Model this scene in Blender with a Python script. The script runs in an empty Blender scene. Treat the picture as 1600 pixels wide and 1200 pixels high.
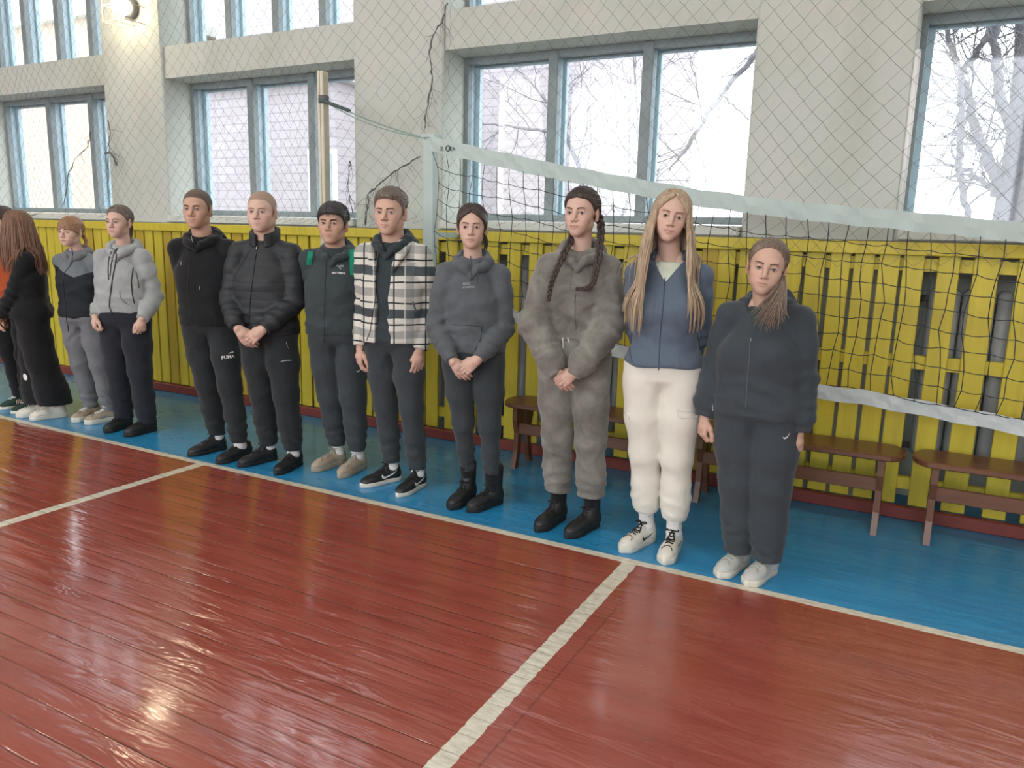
import bpy, math, random, time
import numpy as np
from mathutils import Vector, Matrix
from mathutils.bvhtree import BVHTree
SC = bpy.context.scene
COL = SC.collection
random.seed(7)
# ---------------------------------------------------------------- camera
W_, H_ = 1600, 1200
FPX = 1205.924                      # focal length in pixels (1600 px frame)
CAMH = 1.55
R3 = np.array([[0.881013, 0.113, -0.459], [0.472, -0.158, 0.867], [0.026, -0.981, -0.192]])
_c = np.array([800., 600.])
_v1 = np.array([-1516., 303.]); _v2 = np.array([1456., 381.])
_f = math.sqrt(-float((_v1 - _c) @ (_v2 - _c)))
_dx = -np.array([*(_v1 - _c), _f]); _dx /= np.linalg.norm(_dx)
_dy = np.array([*(_v2 - _c), _f]); _dy /= np.linalg.norm(_dy)
_dz = np.cross(_dx, _dy); _dz /= np.linalg.norm(_dz)
if _dz[1] > 0: _dz = -_dz
R3 = np.array([_dx, _dy, _dz])      # camera frame -> room frame
CAM = np.array([0., 0., CAMH])
def ray(x, y): return R3 @ np.array([x - 800., y - 600., _f])
def ground(x, y, z=0.):
    d = ray(x, y); return CAM + d * ((z - CAMH) / d[2])
def at(x, y, Y):
    d = ray(x, y); return CAM + d * (Y / d[1])
cam = bpy.data.cameras.new('camera'); cam_o = bpy.data.objects.new('camera', cam); COL.objects.link(cam_o)
cam.sensor_width = 36.; cam.lens = _f / W_ * 36.; cam.clip_start = .05; cam.clip_end = 200
M4 = Matrix.Identity(4)
for r in range(3):
    M4[r][0] = R3[r, 0]; M4[r][1] = -R3[r, 1]; M4[r][2] = -R3[r, 2]; M4[r][3] = CAM[r]
cam_o.matrix_world = M4
SC.camera = cam_o
SC.view_settings.view_transform = 'Standard'; SC.view_settings.look = 'None'
SC.view_settings.gamma = 1.0; SC.view_settings.use_curve_mapping = False
SC.view_settings.exposure = 0.42
# ---------------------------------------------------------------- world: bright overcast sky
wd = bpy.data.worlds.new('overcast_sky'); SC.world = wd; wd.use_nodes = True
bg = wd.node_tree.nodes['Background']; bg.inputs[0].default_value = (.92, .95, 1.0, 1); bg.inputs[1].default_value = 4.2
# ---------------------------------------------------------------- large lights: windows of the opposite long wall, overhead lights added without fixtures
def area(name, loc, tgt, sx, sy, power, col):
    l = bpy.data.lights.new(name, 'AREA'); l.shape = 'RECTANGLE'; l.size = sx; l.size_y = sy; l.energy = power; l.color = col
    o = bpy.data.objects.new(name, l); COL.objects.link(o); o.location = loc
    o.rotation_euler = (Vector(tgt) - Vector(loc)).to_track_quat('-Z', 'Y').to_euler(); return o
for i_, x_ in enumerate((-10.5, -6.0, -1.5, 3.0)):
    area('opposite_window_light', (x_, -7.5, 3.6), (x_, 3.5, .9), 3.2, 3.6, 70, (1., .97, .93))
for i_, x_ in enumerate((-9.0, -4.0, 1.0)):
    area('added_overhead_light', (x_, 0.5, 6.2), (x_, 1.6, 0), 1.2, .3, 45, (1., .95, .86))  # added light from above, no lamp stands here
# ---------------------------------------------------------------- small helpers
def link(o, parent=None):
    COL.objects.link(o)
    if parent is not None: o.parent = parent
    return o
def tag(o, label=None, cat=None, group=None, kind=None):
    if label: o['label'] = label
    if cat: o['category'] = cat
    if group: o['group'] = group
    if kind: o['kind'] = kind
    return o
def empty(name, loc, rz=0.):
    o = bpy.data.objects.new(name, None); COL.objects.link(o); o.location = loc; o.rotation_euler = (0, 0, rz)
    o.empty_display_size = .1; return o
def meshobj(name, V, F, mat, parent=None, smooth=True):
    me = bpy.data.meshes.new(name)
    V = np.asarray(V, np.float32)
    if isinstance(F, np.ndarray) and len(F):
        n = F.shape[1]
        me.vertices.add(len(V)); me.vertices.foreach_set('co', V.ravel())
        me.loops.add(F.size); me.loops.foreach_set('vertex_index', F.astype(np.int32).ravel())
        me.polygons.add(len(F)); me.polygons.foreach_set('loop_start', np.arange(0, F.size, n, dtype=np.int32))
        try: me.polygons.foreach_set('loop_total', np.full(len(F), n, np.int32))
        except Exception: pass
        me.update(calc_edges=True); me.validate()
    else:
        me.from_pydata([tuple(map(float, v)) for v in V], [], [tuple(map(int, f)) for f in F])
    if smooth: me.polygons.foreach_set('use_smooth', np.ones(len(me.polygons), bool))
    if mat is not None:
        for m in (mat if isinstance(mat, (list, tuple)) else [mat]): me.materials.append(m)
    o = bpy.data.objects.new(name, me); link(o, parent); return o
class MB:
    """collects simple shapes into one mesh"""
    def __init__(s): s.V = []; s.F = []
    def add(s, V, F):
        b = len(s.V); s.V += [tuple(map(float, v)) for v in V]; s.F += [tuple(int(i) + b for i in f) for f in F]; return s
    def box(s, x0, x1, y0, y1, z0, z1, bev=0.):
        if bev > 0:
            b = min(bev, (x1-x0)/2.01, (y1-y0)/2.01, (z1-z0)/2.01); V = []; 
            def ringz(z, i): return [(x0+i, y0+b, z), (x0+b, y0+i, z), (x1-b, y0+i, z), (x1-i, y0+b, z), (x1-i, y1-b, z), (x1-b, y1-i, z), (x0+b, y1-i, z), (x0+i, y1-b, z)]
            V = ringz(z0, b) + ringz(z0+b, 0) + ringz(z1-b, 0) + ringz(z1, b)
            F = [tuple(reversed(range(8))), tuple(range(24, 32))]
            for k in range(3):
                for i in range(8):
                    j = (i+1) % 8; F.append((k*8+i, k*8+j, k*8+8+j, k*8+8+i))
            return s.add(V, F)
        V = [(x0,y0,z0),(x1,y0,z0),(x1,y1,z0),(x0,y1,z0),(x0,y0,z1),(x1,y0,z1),(x1,y1,z1),(x0,y1,z1)]
        return s.add(V, [(0,3,2,1),(4,5,6,7),(0,1,5,4),(1,2,6,5),(2,3,7,6),(3,0,4,7)])
    def tube(s, P, r, n=6, cap=True):
        P = np.asarray(P, float); m = len(P)
        rr = np.full(m, r, float) if np.isscalar(r) else np.asarray(r, float)
        T = np.gradient(P, axis=0); T /= np.linalg.norm(T, axis=1)[:, None] + 1e-9
        up = np.array([0, 0, 1.]) if abs(T[0, 2]) < .9 else np.array([1., 0, 0])
        u = np.cross(T[0], up); u /= np.linalg.norm(u); V = []
        for i in range(m):
            u = u - T[i] * (u @ T[i]); u /= np.linalg.norm(u) + 1e-9; v = np.cross(T[i], u)
            for k in range(n):
                a = 2 * math.pi * k / n; V.append(P[i] + rr[i] * (math.cos(a) * u + math.sin(a) * v))
        F = []
        for i in range(m - 1):
            for k in range(n):
                k2 = (k + 1) % n; F.append((i*n+k, i*n+k2, (i+1)*n+k2, (i+1)*n+k))
        if cap: F += [tuple(reversed(range(n))), tuple(range((m-1)*n, m*n))]
        return s.add(V, F)
    def prism(s, poly, y0, y1):      # outline in x,z extruded along y
        n = len(poly); V = [(x, y0, z) for x, z in poly] + [(x, y1, z) for x, z in poly]
        F = [tuple(range(n)), tuple(reversed(range(n, 2*n)))] + [(i, n+i, n+(i+1) % n, (i+1) % n) for i in range(n)]
        return s.add(V, F)
    def prismz(s, poly, z0, z1):
        n = len(poly); V = [(x, y, z0) for x, y in poly] + [(x, y, z1) for x, y in poly]
        F = [tuple(reversed(range(n))), tuple(range(n, 2*n))] + [(i, (i+1) % n, n+(i+1) % n, n+i) for i in range(n)]
        return s.add(V, F)
    def sphere(s, c, r, nu=16, nv=10):
        V = []; F = []; r = (r, r, r) if np.isscalar(r) else r
        for j in range(nv + 1):
            t = math.pi * j / nv
            for i in range(nu):
                a = 2 * math.pi * i / nu
                V.append((c[0]+r[0]*math.sin(t)*math.cos(a), c[1]+r[1]*math.sin(t)*math.sin(a), c[2]+r[2]*math.cos(t)))
        for j in range(nv):
            for i in range(nu):
                i2 = (i+1) % nu; F.append((j*nu+i, (j+1)*nu+i, (j+1)*nu+i2, j*nu+i2))
        return s.add(V, F)
    def build(s, name, mat, parent=None, smooth=False):
        o = meshobj(name, s.V, s.F, mat, parent, smooth)
        return o
# ---------------------------------------------------------------- materials
def srgb(*c):
    if len(c) == 1: c = tuple(int(c[0][i:i+2], 16) for i in (0, 2, 4))
    return tuple(((v/255)/12.92 if v/255 <= .04045 else ((v/255+.055)/1.055)**2.4) for v in c) + (1,)
class NT:
    def __init__(s, name):
        s.m = bpy.data.materials.new(name); s.m.use_nodes = True; s.t = s.m.node_tree
        s.b = s.t.nodes['Principled BSDF']
    def n(s, typ, **kw):
        nd = s.t.nodes.new(typ)
        for k, v in kw.items(): setattr(nd, k, v)
        return nd
    def l(s, a, b): s.t.links.new(a, b)
    def coord(s, which='Object'): return s.n('ShaderNodeTexCoord').outputs[which]
    def noise(s, vec, scale, detail=3, rough=.55, dist=0.):
        nd = s.n('ShaderNodeTexNoise'); nd.inputs['Scale'].default_value = scale; nd.inputs['Detail'].default_value = detail
        nd.inputs['Roughness'].default_value = rough; nd.inputs['Distortion'].default_value = dist
        if vec is not None: s.l(vec, nd.inputs['Vector'])
        return nd.outputs['Fac']
    def mapping(s, vec, scale=(1,1,1), loc=(0,0,0), rot=(0,0,0)):
        nd = s.n('ShaderNodeMapping'); nd.inputs['Scale'].default_value = scale; nd.inputs['Location'].default_value = loc
        nd.inputs['Rotation'].default_value = rot; s.l(vec, nd.inputs['Vector']); return nd.outputs[0]
    def ramp(s, fac, stops, interp='LINEAR'):
        nd = s.n('ShaderNodeValToRGB'); r = nd.color_ramp; r.interpolation = interp
        while len(r.elements) < len(stops): r.elements.new(.5)
        for e, (p, c) in zip(r.elements, stops): e.position = p; e.color = c if len(c) == 4 else (*c, 1)
        s.l(fac, nd.inputs[0]); return nd.outputs[0]
    def math(s, op, a, b=None, c=None):
        nd = s.n('ShaderNodeMath', operation=op)
        for i, v in enumerate((a, b, c)):
            if v is None: continue
            if isinstance(v, (int, float)): nd.inputs[i].default_value = v
            else: s.l(v, nd.inputs[i])
        return nd.outputs[0]
    def mix(s, fac, a, b, mode='MIX'):
        nd = s.n('ShaderNodeMix', data_type='RGBA', blend_type=mode)
        for i, v in ((0, fac), (6, a), (7, b)):
            if isinstance(v, (int, float)): nd.inputs[i].default_value = v
            elif isinstance(v, tuple): nd.inputs[i].default_value = v
            else: s.l(v, nd.inputs[i])
        return nd.outputs[2]
    def xyz(s, vec):
        nd = s.n('ShaderNodeSeparateXYZ'); s.l(vec, nd.inputs[0]); return nd.outputs
    def bump(s, h, strength=.3, dist=.01, normal=None):
        nd = s.n('ShaderNodeBump'); nd.inputs['Strength'].default_value = strength; nd.inputs['Distance'].default_value = dist
        s.l(h, nd.inputs['Height'])
        if normal is not None: s.l(normal, nd.inputs['Normal'])
        s.l(nd.outputs[0], s.b.inputs['Normal']); return nd.outputs[0]
    def set(s, **kw):
        for k, v in kw.items():
            k = {'color': 'Base Color', 'rough': 'Roughness', 'metal': 'Metallic', 'spec': 'Specular IOR Level'}.get(k, k)
            if isinstance(v, (int, float, tuple)): s.b.inputs[k].default_value = v
            else: s.l(v, s.b.inputs[k])
        return s
def simple(name, col, rough=.6, spec=.5, var=.0, vscale=8., bump=0., bscale=60., bdist=.002, metal=0., stretch=(1,1,1)):
    t = NT(name); c = t.coord(); c = t.mapping(c, stretch)
    if var > 0:
        f = t.noise(c, vscale, 4)
        lo = tuple(v*(1-var) for v in col[:3]) + (1,); hi = tuple(min(1, v*(1+var)) for v in col[:3]) + (1,)
        t.set(color=t.ramp(f, [(.3, lo), (.7, hi)]))
    else: t.set(color=col)
    t.set(rough=rough, spec=spec, metal=metal)
    if bump > 0: t.bump(t.noise(c, bscale, 3), bump, bdist)
    return t.m
def cloth(name, col, var=.12, rough=.9, weave=700., wrinkle=.35):
    t = NT(name); c = t.coord()
    f = t.noise(c, 9., 4)
    lo = tuple(v*(1-var) for v in col[:3]) + (1,); hi = tuple(min(1, v*(1+var)) for v in col[:3]) + (1,)
    t.set(color=t.ramp(f, [(.3, lo), (.7, hi)]), rough=rough, spec=.18)
    t.b.inputs['Sheen Weight'].default_value = .15; t.b.inputs['Sheen Roughness'].default_value = .5
    h = t.noise(t.mapping(c, (1, 1, .55)), 14., 3, .5, 1.2)
    t.bump(h, wrinkle, .02); return t.m
# ================================================================ THE SETTING
# ---- floor: painted boards along the hall; blue margin, white lines and red court are paint on it
t = NT('painted_floor_boards'); co = t.coord(); X, Y, Z = t.xyz(co)
wob = t.math('MULTIPLY', t.math('SUBTRACT', t.noise(t.mapping(co, (1.5, 60, 1)), 1., 2), .5), .012)
wob2 = t.math('MULTIPLY', t.math('SUBTRACT', t.noise(t.mapping(co, (6, 25, 1)), 1., 3), .5), .02)
yy = t.math('ADD', Y, t.math('MULTIPLY', t.math('SUBTRACT', t.noise(t.mapping(co, (9, 9, 1)), 1., 3), .5), .012)); xx = t.math('ADD', X, wob2)
def band(v, c, w): return t.math('LESS_THAN', t.math('ABSOLUTE', t.math('SUBTRACT', v, c)), w)
side = band(yy, 3.386, .026); inred = t.math('LESS_THAN', yy, 3.37)
cross = t.math('MULTIPLY', t.math('MAXIMUM', band(xx, -1.11, .036), band(xx, -4.085, .036)), inred)
line = t.math('MAXIMUM', side, cross)
blue = t.math('GREATER_THAN', yy, 3.41)
BW = .093
v = t.math('DIVIDE', t.math('ADD', Y, wob), BW)
fr = t.math('FRACT', v); idn = t.math('FLOOR', v)
wn = t.n('ShaderNodeTexWhiteNoise', noise_dimensions='1D'); t.l(idn, wn.inputs['W']); rnd = wn.outputs['Value']
edge = t.math('MINIMUM', fr, t.math('SUBTRACT', 1., fr))           # 0 at the joint
groove = t.n('ShaderNodeMapRange', interpolation_type='SMOOTHSTEP'); t.l(edge, groove.inputs[0])
groove.inputs[1].default_value = .0; groove.inputs[2].default_value = .055; groove.inputs[3].default_value = 0.; groove.inputs[4].default_value = 1.
gv = groove.outputs[0]
streak = t.noise(t.mapping(co, (.9, 10.7, 1)), 1., 3)
xm = t.n('ShaderNodeMapRange'); t.l(X, xm.inputs[0]); xm.inputs[1].default_value = -1.35; xm.inputs[2].default_value = -.9; xm.inputs[3].default_value = 1.; xm.inputs[4].default_value = .22
ym = t.n('ShaderNodeMapRange'); t.l(Y, ym.inputs[0]); ym.inputs[1].default_value = 3.3; ym.inputs[2].default_value = 3.5; ym.inputs[3].default_value = 1.; ym.inputs[4].default_value = .07
gs = t.math('MULTIPLY', t.math('MULTIPLY', xm.outputs[0], ym.outputs[0]), t.ramp(streak, [(.35, (.15,)*3), (.6, (1,)*3)]))
gdepth = t.math('MULTIPLY', t.math('SUBTRACT', 1., gv), gs)        # how deep the joint reads here
crack = t.math('MULTIPLY', band(xx, -1.005, .004), t.math('LESS_THAN', Y, 2.9))
red = t.ramp(t.noise(t.mapping(co, (1.3, 5, 1)), 1.1, 4), [(.25, srgb(142, 66, 54)), (.5, srgb(156, 78, 65)), (.78, srgb(164, 88, 74))])
red = t.mix(t.math('MULTIPLY', rnd, .12), red, srgb(138, 66, 54))
blu = t.ramp(t.noise(t.mapping(co, (2, 6, 1)), 1.2, 4), [(.3, srgb(34, 132, 186)), (.7, srgb(48, 148, 200))])
scuff = t.ramp(t.noise(t.mapping(co, (7, 50, 1)), 1., 4, .6, .6), [(.70, (0,)*3), (.78, (1,)*3)])
blu = t.mix(t.math('MULTIPLY', scuff, .35), blu, srgb(150, 190, 205))
wht = t.ramp(t.noise(t.mapping(co, (20, 40, 1)), 1., 4), [(.3, srgb(196, 192, 172)), (.6, srgb(226, 224, 208))])
colr = t.mix(blue, red, blu); colr = t.mix(line, colr, wht)
chip = t.math('MULTIPLY', gdepth, t.ramp(t.noise(t.mapping(co, (14, 40, 1)), 1., 3), [(.5, (0,)*3), (.62, (1,)*3)]))
colr = t.mix(t.math('MULTIPLY', gdepth, .62), colr, srgb(74, 38, 28)); colr = t.mix(t.math('MULTIPLY', chip, .45), colr, srgb(150, 125, 98))
colr = t.mix(t.math('MULTIPLY', crack, .4), colr, srgb(70, 40, 30))
rg = t.ramp(t.noise(t.mapping(co, (3, 9, 1)), 1., 4), [(.3, (.09,)*3), (.7, (.20,)*3)])
rg = t.math('ADD', rg, t.math('ADD', t.math('MULTIPLY', line, .25), t.math('MULTIPLY', blue, .16)))
xr = t.n('ShaderNodeMapRange'); t.l(X, xr.inputs[0]); xr.inputs[1].default_value = -1.3; xr.inputs[2].default_value = -.6; xr.inputs[4].default_value = .12; rg = t.math('ADD', rg, xr.outputs[0])
t.set(color=colr, rough=rg, spec=.5); t.b.inputs['Coat Weight'].default_value = .35; t.b.inputs['Coat Roughness'].default_value = .10
cup = t.math('MULTIPLY', t.math('MULTIPLY', edge, t.math('SUBTRACT', 1., edge)), 1.2)
hgt = t.math('ADD', t.math('MULTIPLY', t.math('SUBTRACT', cup, gdepth), gs), t.math('MULTIPLY', rnd, .25))
n1 = t.n('ShaderNodeBump'); n1.inputs['Strength'].default_value = .5; n1.inputs['Distance'].default_value = .008; t.l(hgt, n1.inputs['Height'])
low = t.noise(t.mapping(co, (2.2, 9, 1)), 1.4, 3, .6, .4)
t.bump(low, .22, .03, n1.outputs[0])
M_FLOOR = t.m
FX0, FX1, FY0, FY1 = -15., 7., -9., 4.95
fl = MB().box(FX0, FX1, FY0, 5.27, -.12, 0.).build('floor', M_FLOOR); tag(fl, kind='structure')

# ---- window wall: pillars, lintels, niches under the windows
M_PLASTER = None
t = NT('whitewashed_plaster'); co = t.coord()
stain = t.noise(t.mapping(co, (1, 1, .5)), 1.6, 5, .6, .5); fine = t.noise(co, 22, 4)
c1 = t.ramp(stain, [(.25, srgb(178, 183, 172)), (.5, srgb(192, 198, 190)), (.75, srgb(200, 202, 198))])
c1 = t.mix(t.ramp(fine, [(.62, (0,)*3), (.75, (.35,)*3)]), c1, srgb(176, 174, 160))
pk = t.ramp(t.noise(co, 3.1, 4), [(.6, (0,)*3), (.75, (.5,)*3)]); c1 = t.mix(pk, c1, srgb(214, 200, 194))
t.set(color=c1, rough=.85, spec=.3); t.bump(t.noise(co, 9, 5), .25, .02); M_PLASTER = t.m
YW, YG = 4.95, 5.30
PIL = [(-15., -12.25), (-10.1, -9.25), (-7.07, -6.24), (-4.07, -3.25), (-1.05, -.19), (1.98, 2.81), (4.98, 7.)]
BAYS = [(-12.25, -10.1), (-9.25, -7.07), (-6.24, -4.07), (-3.25, -1.05), (-.19, 1.98), (2.81, 4.98)]
ZS, ZB0, ZB1, ZU, ZT = 1.64, 2.83, 3.10, 4.3, 6.5
w = MB()
for a, b in PIL: w.box(a, b, YW, YG + .12, 0, ZT, .012)
for a, b in BAYS:
    w.box(a, b, YG - .05, YG + .12, 0, ZS - .03)                    # back of the radiator niche
    w.box(a + .0002, b - .0002, YW + .03, YG + .12, ZB0, ZB1)
    w.box(a, b, YW + .03, YG + .12, ZU, ZT)
wall = w.build('wall_back', M_PLASTER); tag(wall, kind='structure')
ceil = MB().box(FX0, FX1, FY0, YG + .12, ZT, ZT + .15).build('ceiling', simple('ceiling_paint', srgb(214, 212, 204), .9)); tag(ceil, kind='structure')
wl = MB().box(FX0 - .2, FX0, FY0, YG + .12, 0, ZT).build('wall_left', M_PLASTER); tag(wl, kind='structure')
wr = MB().box(FX1, FX1 + .2, FY0, YG + .12, 0, ZT).build('wall_right', M_PLASTER); tag(wr, kind='structure')
wf = MB().box(FX0, FX1, FY0 - .2, FY0, 0, 1.6).box(FX0, FX1, FY0 - .2, FY0, 5.4, ZT)
for k in range(6): wf.box(FX0 + k * 4.1, FX0 + k * 4.1 + 1.3, FY0 - .2, FY0, 1.6, 5.4)
wf = wf.build('wall_front', M_PLASTER); tag(wf, kind='structure')
M_SKIRT = simple('oxblood_paint', srgb(122, 52, 44), .5, var=.15)
sk = MB().box(FX0, FX1, 4.755, 4.795, 0, .075, .006).build('baseboard_back', M_SKIRT); tag(sk, kind='structure')

# ---- windows
M_FRAME = simple('grey_blue_window_paint', srgb(128, 140, 142), .55, var=.12, vscale=5, bump=.2, bscale=30)
M_FRAME2 = simple('pale_blue_window_paint', srgb(168, 192, 202), .5, var=.08)
M_SILL = simple('white_sill_paint', srgb(206, 210, 202), .6, var=.08, vscale=4)
t = NT('window_glass'); tr = t.n('ShaderNodeBsdfTransparent'); gl = t.n('ShaderNodeBsdfGlossy'); gl.inputs['Roughness'].default_value = .03
tr.inputs[0].default_value = (.97, .98, .985, 1); mx = t.n('ShaderNodeMixShader'); mx.inputs[0].default_value = .06
t.l(tr.outputs[0], mx.inputs[1]); t.l(gl.outputs[0], mx.inputs[2]); t.l(mx.outputs[0], t.t.nodes['Material Output'].inputs[0]); M_GLASS = t.m
WIN = []
def window(n, a, b, z0, z1, mull, bars2):
    root = empty('window_%d' % n, ((a + b) / 2, YG, z0)); tag(root, kind='structure')
    def ob(mb, name, mat, par=root):
        o = mb.build(name, mat, par); o.location = Vector((-(a+b)/2, -YG, -z0)) if par is root else Vector((0, 0, 0)); return o
    a0, b0, z1_ = a, b, z1; a, b, z0, z1 = a + .0005, b - .0005, z0 + .0005, z1 - .0005
    f = MB().box(a, a + .035, YG - .05, YG, z0, z1).box(b - .035, b, YG - .05, YG, z0, z1)
    f.box(a + .0352, b - .0352, YG - .049, YG - .001, z0, z0 + .045).box(a + .0352, b - .0352, YG - .049, YG - .001, z1 - .05, z1)
    ob(f, 'frame', M_FRAME)
    for m in mull: ob(MB().box(m - .038, m + .038, YG - .06, YG + .005, z0, z1, .006), 'mullion', M_FRAME)
    f = MB().box(a, a + .07, YG + .06, YG + .1, z0, z1).box(b - .07, b, YG + .06, YG + .1, z0, z1).box(a + .0702, b - .0702, YG + .061, YG + .099, z0, z0 + .05).box(a + .0702, b - .0702, YG + .061, YG + .099, z1 - .06, z1)
    for m in mull: f.box(m - .055, m + .055, YG + .0603, YG + .1003, z0 + .0003, z1 - .0003)
    f.box(a + .0004, a+.03, YG + .0004, YG+.0596, z0 + .0004, z1 - .0004)
    for m in mull: f.box(m - .03, m + .03, YG + .0055, YG + .0596, z0 + .0005, z1 - .0005)
    ob(f, 'outer_frame', M_FRAME2)
    xs = [a] + list(mull) + [b]
    for i in range(len(xs) - 1):
        ob(MB().box(xs[i] + .04, xs[i+1] - .04, YG + .075, YG + .079, z0 + .04, z1 - .05), 'pane', M_GLASS)
    if z0 < 2:
        ob(MB().box(a + .002, b - .002, YW - .04, YG - .052, z0 - .075, z0 - .012, .008), 'window_sill', M_SILL)
    return root
LOW = {0: (-11.55, -10.8), 1: (-8.44, -7.73), 2: (-5.48, -4.77), 3: (-2.51, -1.81), 4: (.52, 1.24), 5: (3.5, 4.2)}
UP = {0: (-11.7, -11.15, -10.6), 1: (-8.74, -8.17, -7.64), 2: (-5.71, -5.15, -4.63), 3: (-2.72, -2.18, -1.62), 4: (.33, .87, 1.4), 5: (3.35, 3.9, 4.4)}
n = 1
for k, (a, b) in enumerate(BAYS):
    WIN.append(window(n, a, b, ZS, ZB0, LOW[k], False)); n += 1
for k, (a, b) in enumerate(BAYS):
    WIN.append(window(n, a, b, ZB1, ZU, UP[k], False)); n += 1

# ---- outside: brick building and ground
M_GROUND = simple('winter_yard', srgb(120, 118, 112), .95, var=.1, vscale=1)
g = MB().box(-60, 40, 5.5, 70, -1.3, -1.2).build('yard_ground', M_GROUND); tag(g, kind='structure')
t = NT('white_brick'); co = t.coord(); bt = t.n('ShaderNodeTexBrick'); t.l(t.mapping(co, (1, 1, 1), (0, 0, 0), (math.pi/2, 0, 0)), bt.inputs['Vector'])
bt.inputs['Scale'].default_value = 1.; bt.inputs['Brick Width'].default_value = .5; bt.inputs['Row Height'].default_value = .16; bt.inputs['Mortar Size'].default_value = .012
bt.inputs['Color1'].default_value = srgb(168, 163, 167); bt.inputs['Color2'].default_value = srgb(162, 155, 158); bt.inputs['Mortar'].default_value = srgb(146, 141, 145)
t.set(color=bt.outputs['Color'], rough=.9, spec=.2); M_BRICK = t.m
M_CREAM = simple('cream_render', srgb(172, 158, 142), .9, var=.05, vscale=1)
M_DARKW = simple('far_window_glass', srgb(150, 165, 178), .3)
def house(name, x0, x1, y0, y1, z1, mat, wins, label):
    root = empty(name, ((x0+x1)/2, y0, -1.2)); tag(root, label, 'building')
    L = Vector((-(x0+x1)/2, -y0, 1.2))
    o = MB().box(x0, x1, y0, y1, -1.2, z1).build('wall', mat, root); o.location = L
    o = MB().box(x0 - .2, x1 + .2, y0 - .2, y1, z1, z1 + .25).build('roof_edge', M_SILL, root); o.location = L
    for a, b, c, d in wins:
        f = MB().box(a - .08, b + .08, y0 - .05, y0 + .02, c - .08, d + .08).build('window_frame', M_SILL, root); f.location = L
        p = MB().box(a, b, y0 - .07, y0 - .04, c, d).build('window_pane', M_DARKW, f)
bx1 = at(903, 150, 14.)[0]
house('brick_building', bx1 - 9.5, bx1, 14., 22., 9.5, M_BRICK,
      [(bx1 - 1.1, bx1 - .5, -.2, 1.25), (bx1 - 2.3, bx1 - 1.6, -.2, 1.25), (bx1 - 3.6, bx1 - 2.9, -.2, 1.25)],
      'white brick building outside the window behind the volleyball net')
house('brick_annex', -27., at(200, 250, 13.)[0], 13., 20., 6.5, M_CREAM, [], 'cream rendered building seen through the left window')
house('brick_outbuilding', at(322, 250, 11.5)[0] - 1.2, at(525, 250, 11.5)[0], 11.5, 13.4, 4.2, M_BRICK,
      [(at(495, 250, 11.5)[0] - .1, at(495, 250, 11.5)[0] + .4, .6, 2.9)], 'low white brick building seen through the second window')
# ---- bare trees outside
M_BARK = simple('pale_grey_bark', srgb(100, 100, 106), .9, var=.12, vscale=12, bump=.4, bscale=30, bdist=.02)
def twigs(mb, p, d, L, r, depth, rng):
    if depth == 0 or r < .003: return
    n_ = 5; P = [np.array(p)]; dd = np.array(d, float)
    for i in range(n_):
        dd = dd + rng.normal(0, .16, 3); dd /= np.linalg.norm(dd); P.append(P[-1] + dd * L / n_)
    mb.tube(P, np.linspace(r, r * .45, len(P)), 4)
    for i in range(1, len(P)):
        for _ in range(1 if rng.random() < .8 else 2):
            nd = dd + rng.normal(0, .65, 3); nd /= np.linalg.norm(nd)
            twigs(mb, P[i], nd, L * rng.uniform(.45, .7), r * .5, depth - 1, rng)
def tree(name, Yd, lines, label, seed, tw=3, tr=.02):
    rng = np.random.default_rng(seed); base = at(lines[0][0][0], lines[0][0][1], Yd)
    root = empty(name, (base[0], Yd, -1.2)); tag(root, label, 'tree', 'bare trees outside the windows')
    tm = MB(); bmb = MB(); sm = MB()
    for k, ln in enumerate(lines):
        P = []; R = []
        for j, (px, py, wpx) in enumerate(ln):
            q = at(px, py, Yd + (0 if k == 0 else (.25 * ((k * 37) % 5 - 2) * j / max(1, len(ln)-1))))
            P.append(q); R.append(wpx * .5 * Yd / 1206 * .72)
        if k == 0: P.insert(0, np.array([P[0][0] - .02, Yd, -1.2])); R.insert(0, R[0] * 1.15)
        P = np.array(P); tt = np.linspace(0, len(P) - 1, (len(P) - 1) * 5 + 1)
        Q = np.stack([np.interp(tt, range(len(P)), P[:, i]) for i in range(3)], 1); Rr = np.interp(tt, range(len(P)), R)
        if k: Q[1:-1] += rng.normal(0, .012, Q[1:-1].shape)
        (tm if k == 0 else bmb).tube(Q, Rr, 8)
        for i in range(3, len(Q), 2):
            d = Q[i] - Q[i-1]; d /= np.linalg.norm(d) + 1e-9
            nd = d + rng.normal(0, .7, 3); nd /= np.linalg.norm(nd)
            twigs(sm, Q[i], nd, rng.uniform(.5, 1.1) * Yd / 9, min(tr, Rr[i] * .5), tw, rng)
    off = Vector((-base[0], -Yd, 1.2))
    for mb_, nm in ((tm, 'trunk'), (bmb, 'branches'), (sm, 'twigs')):
        if mb_.V: mb_.build(nm, M_BARK, root, smooth=True).location = off
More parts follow.
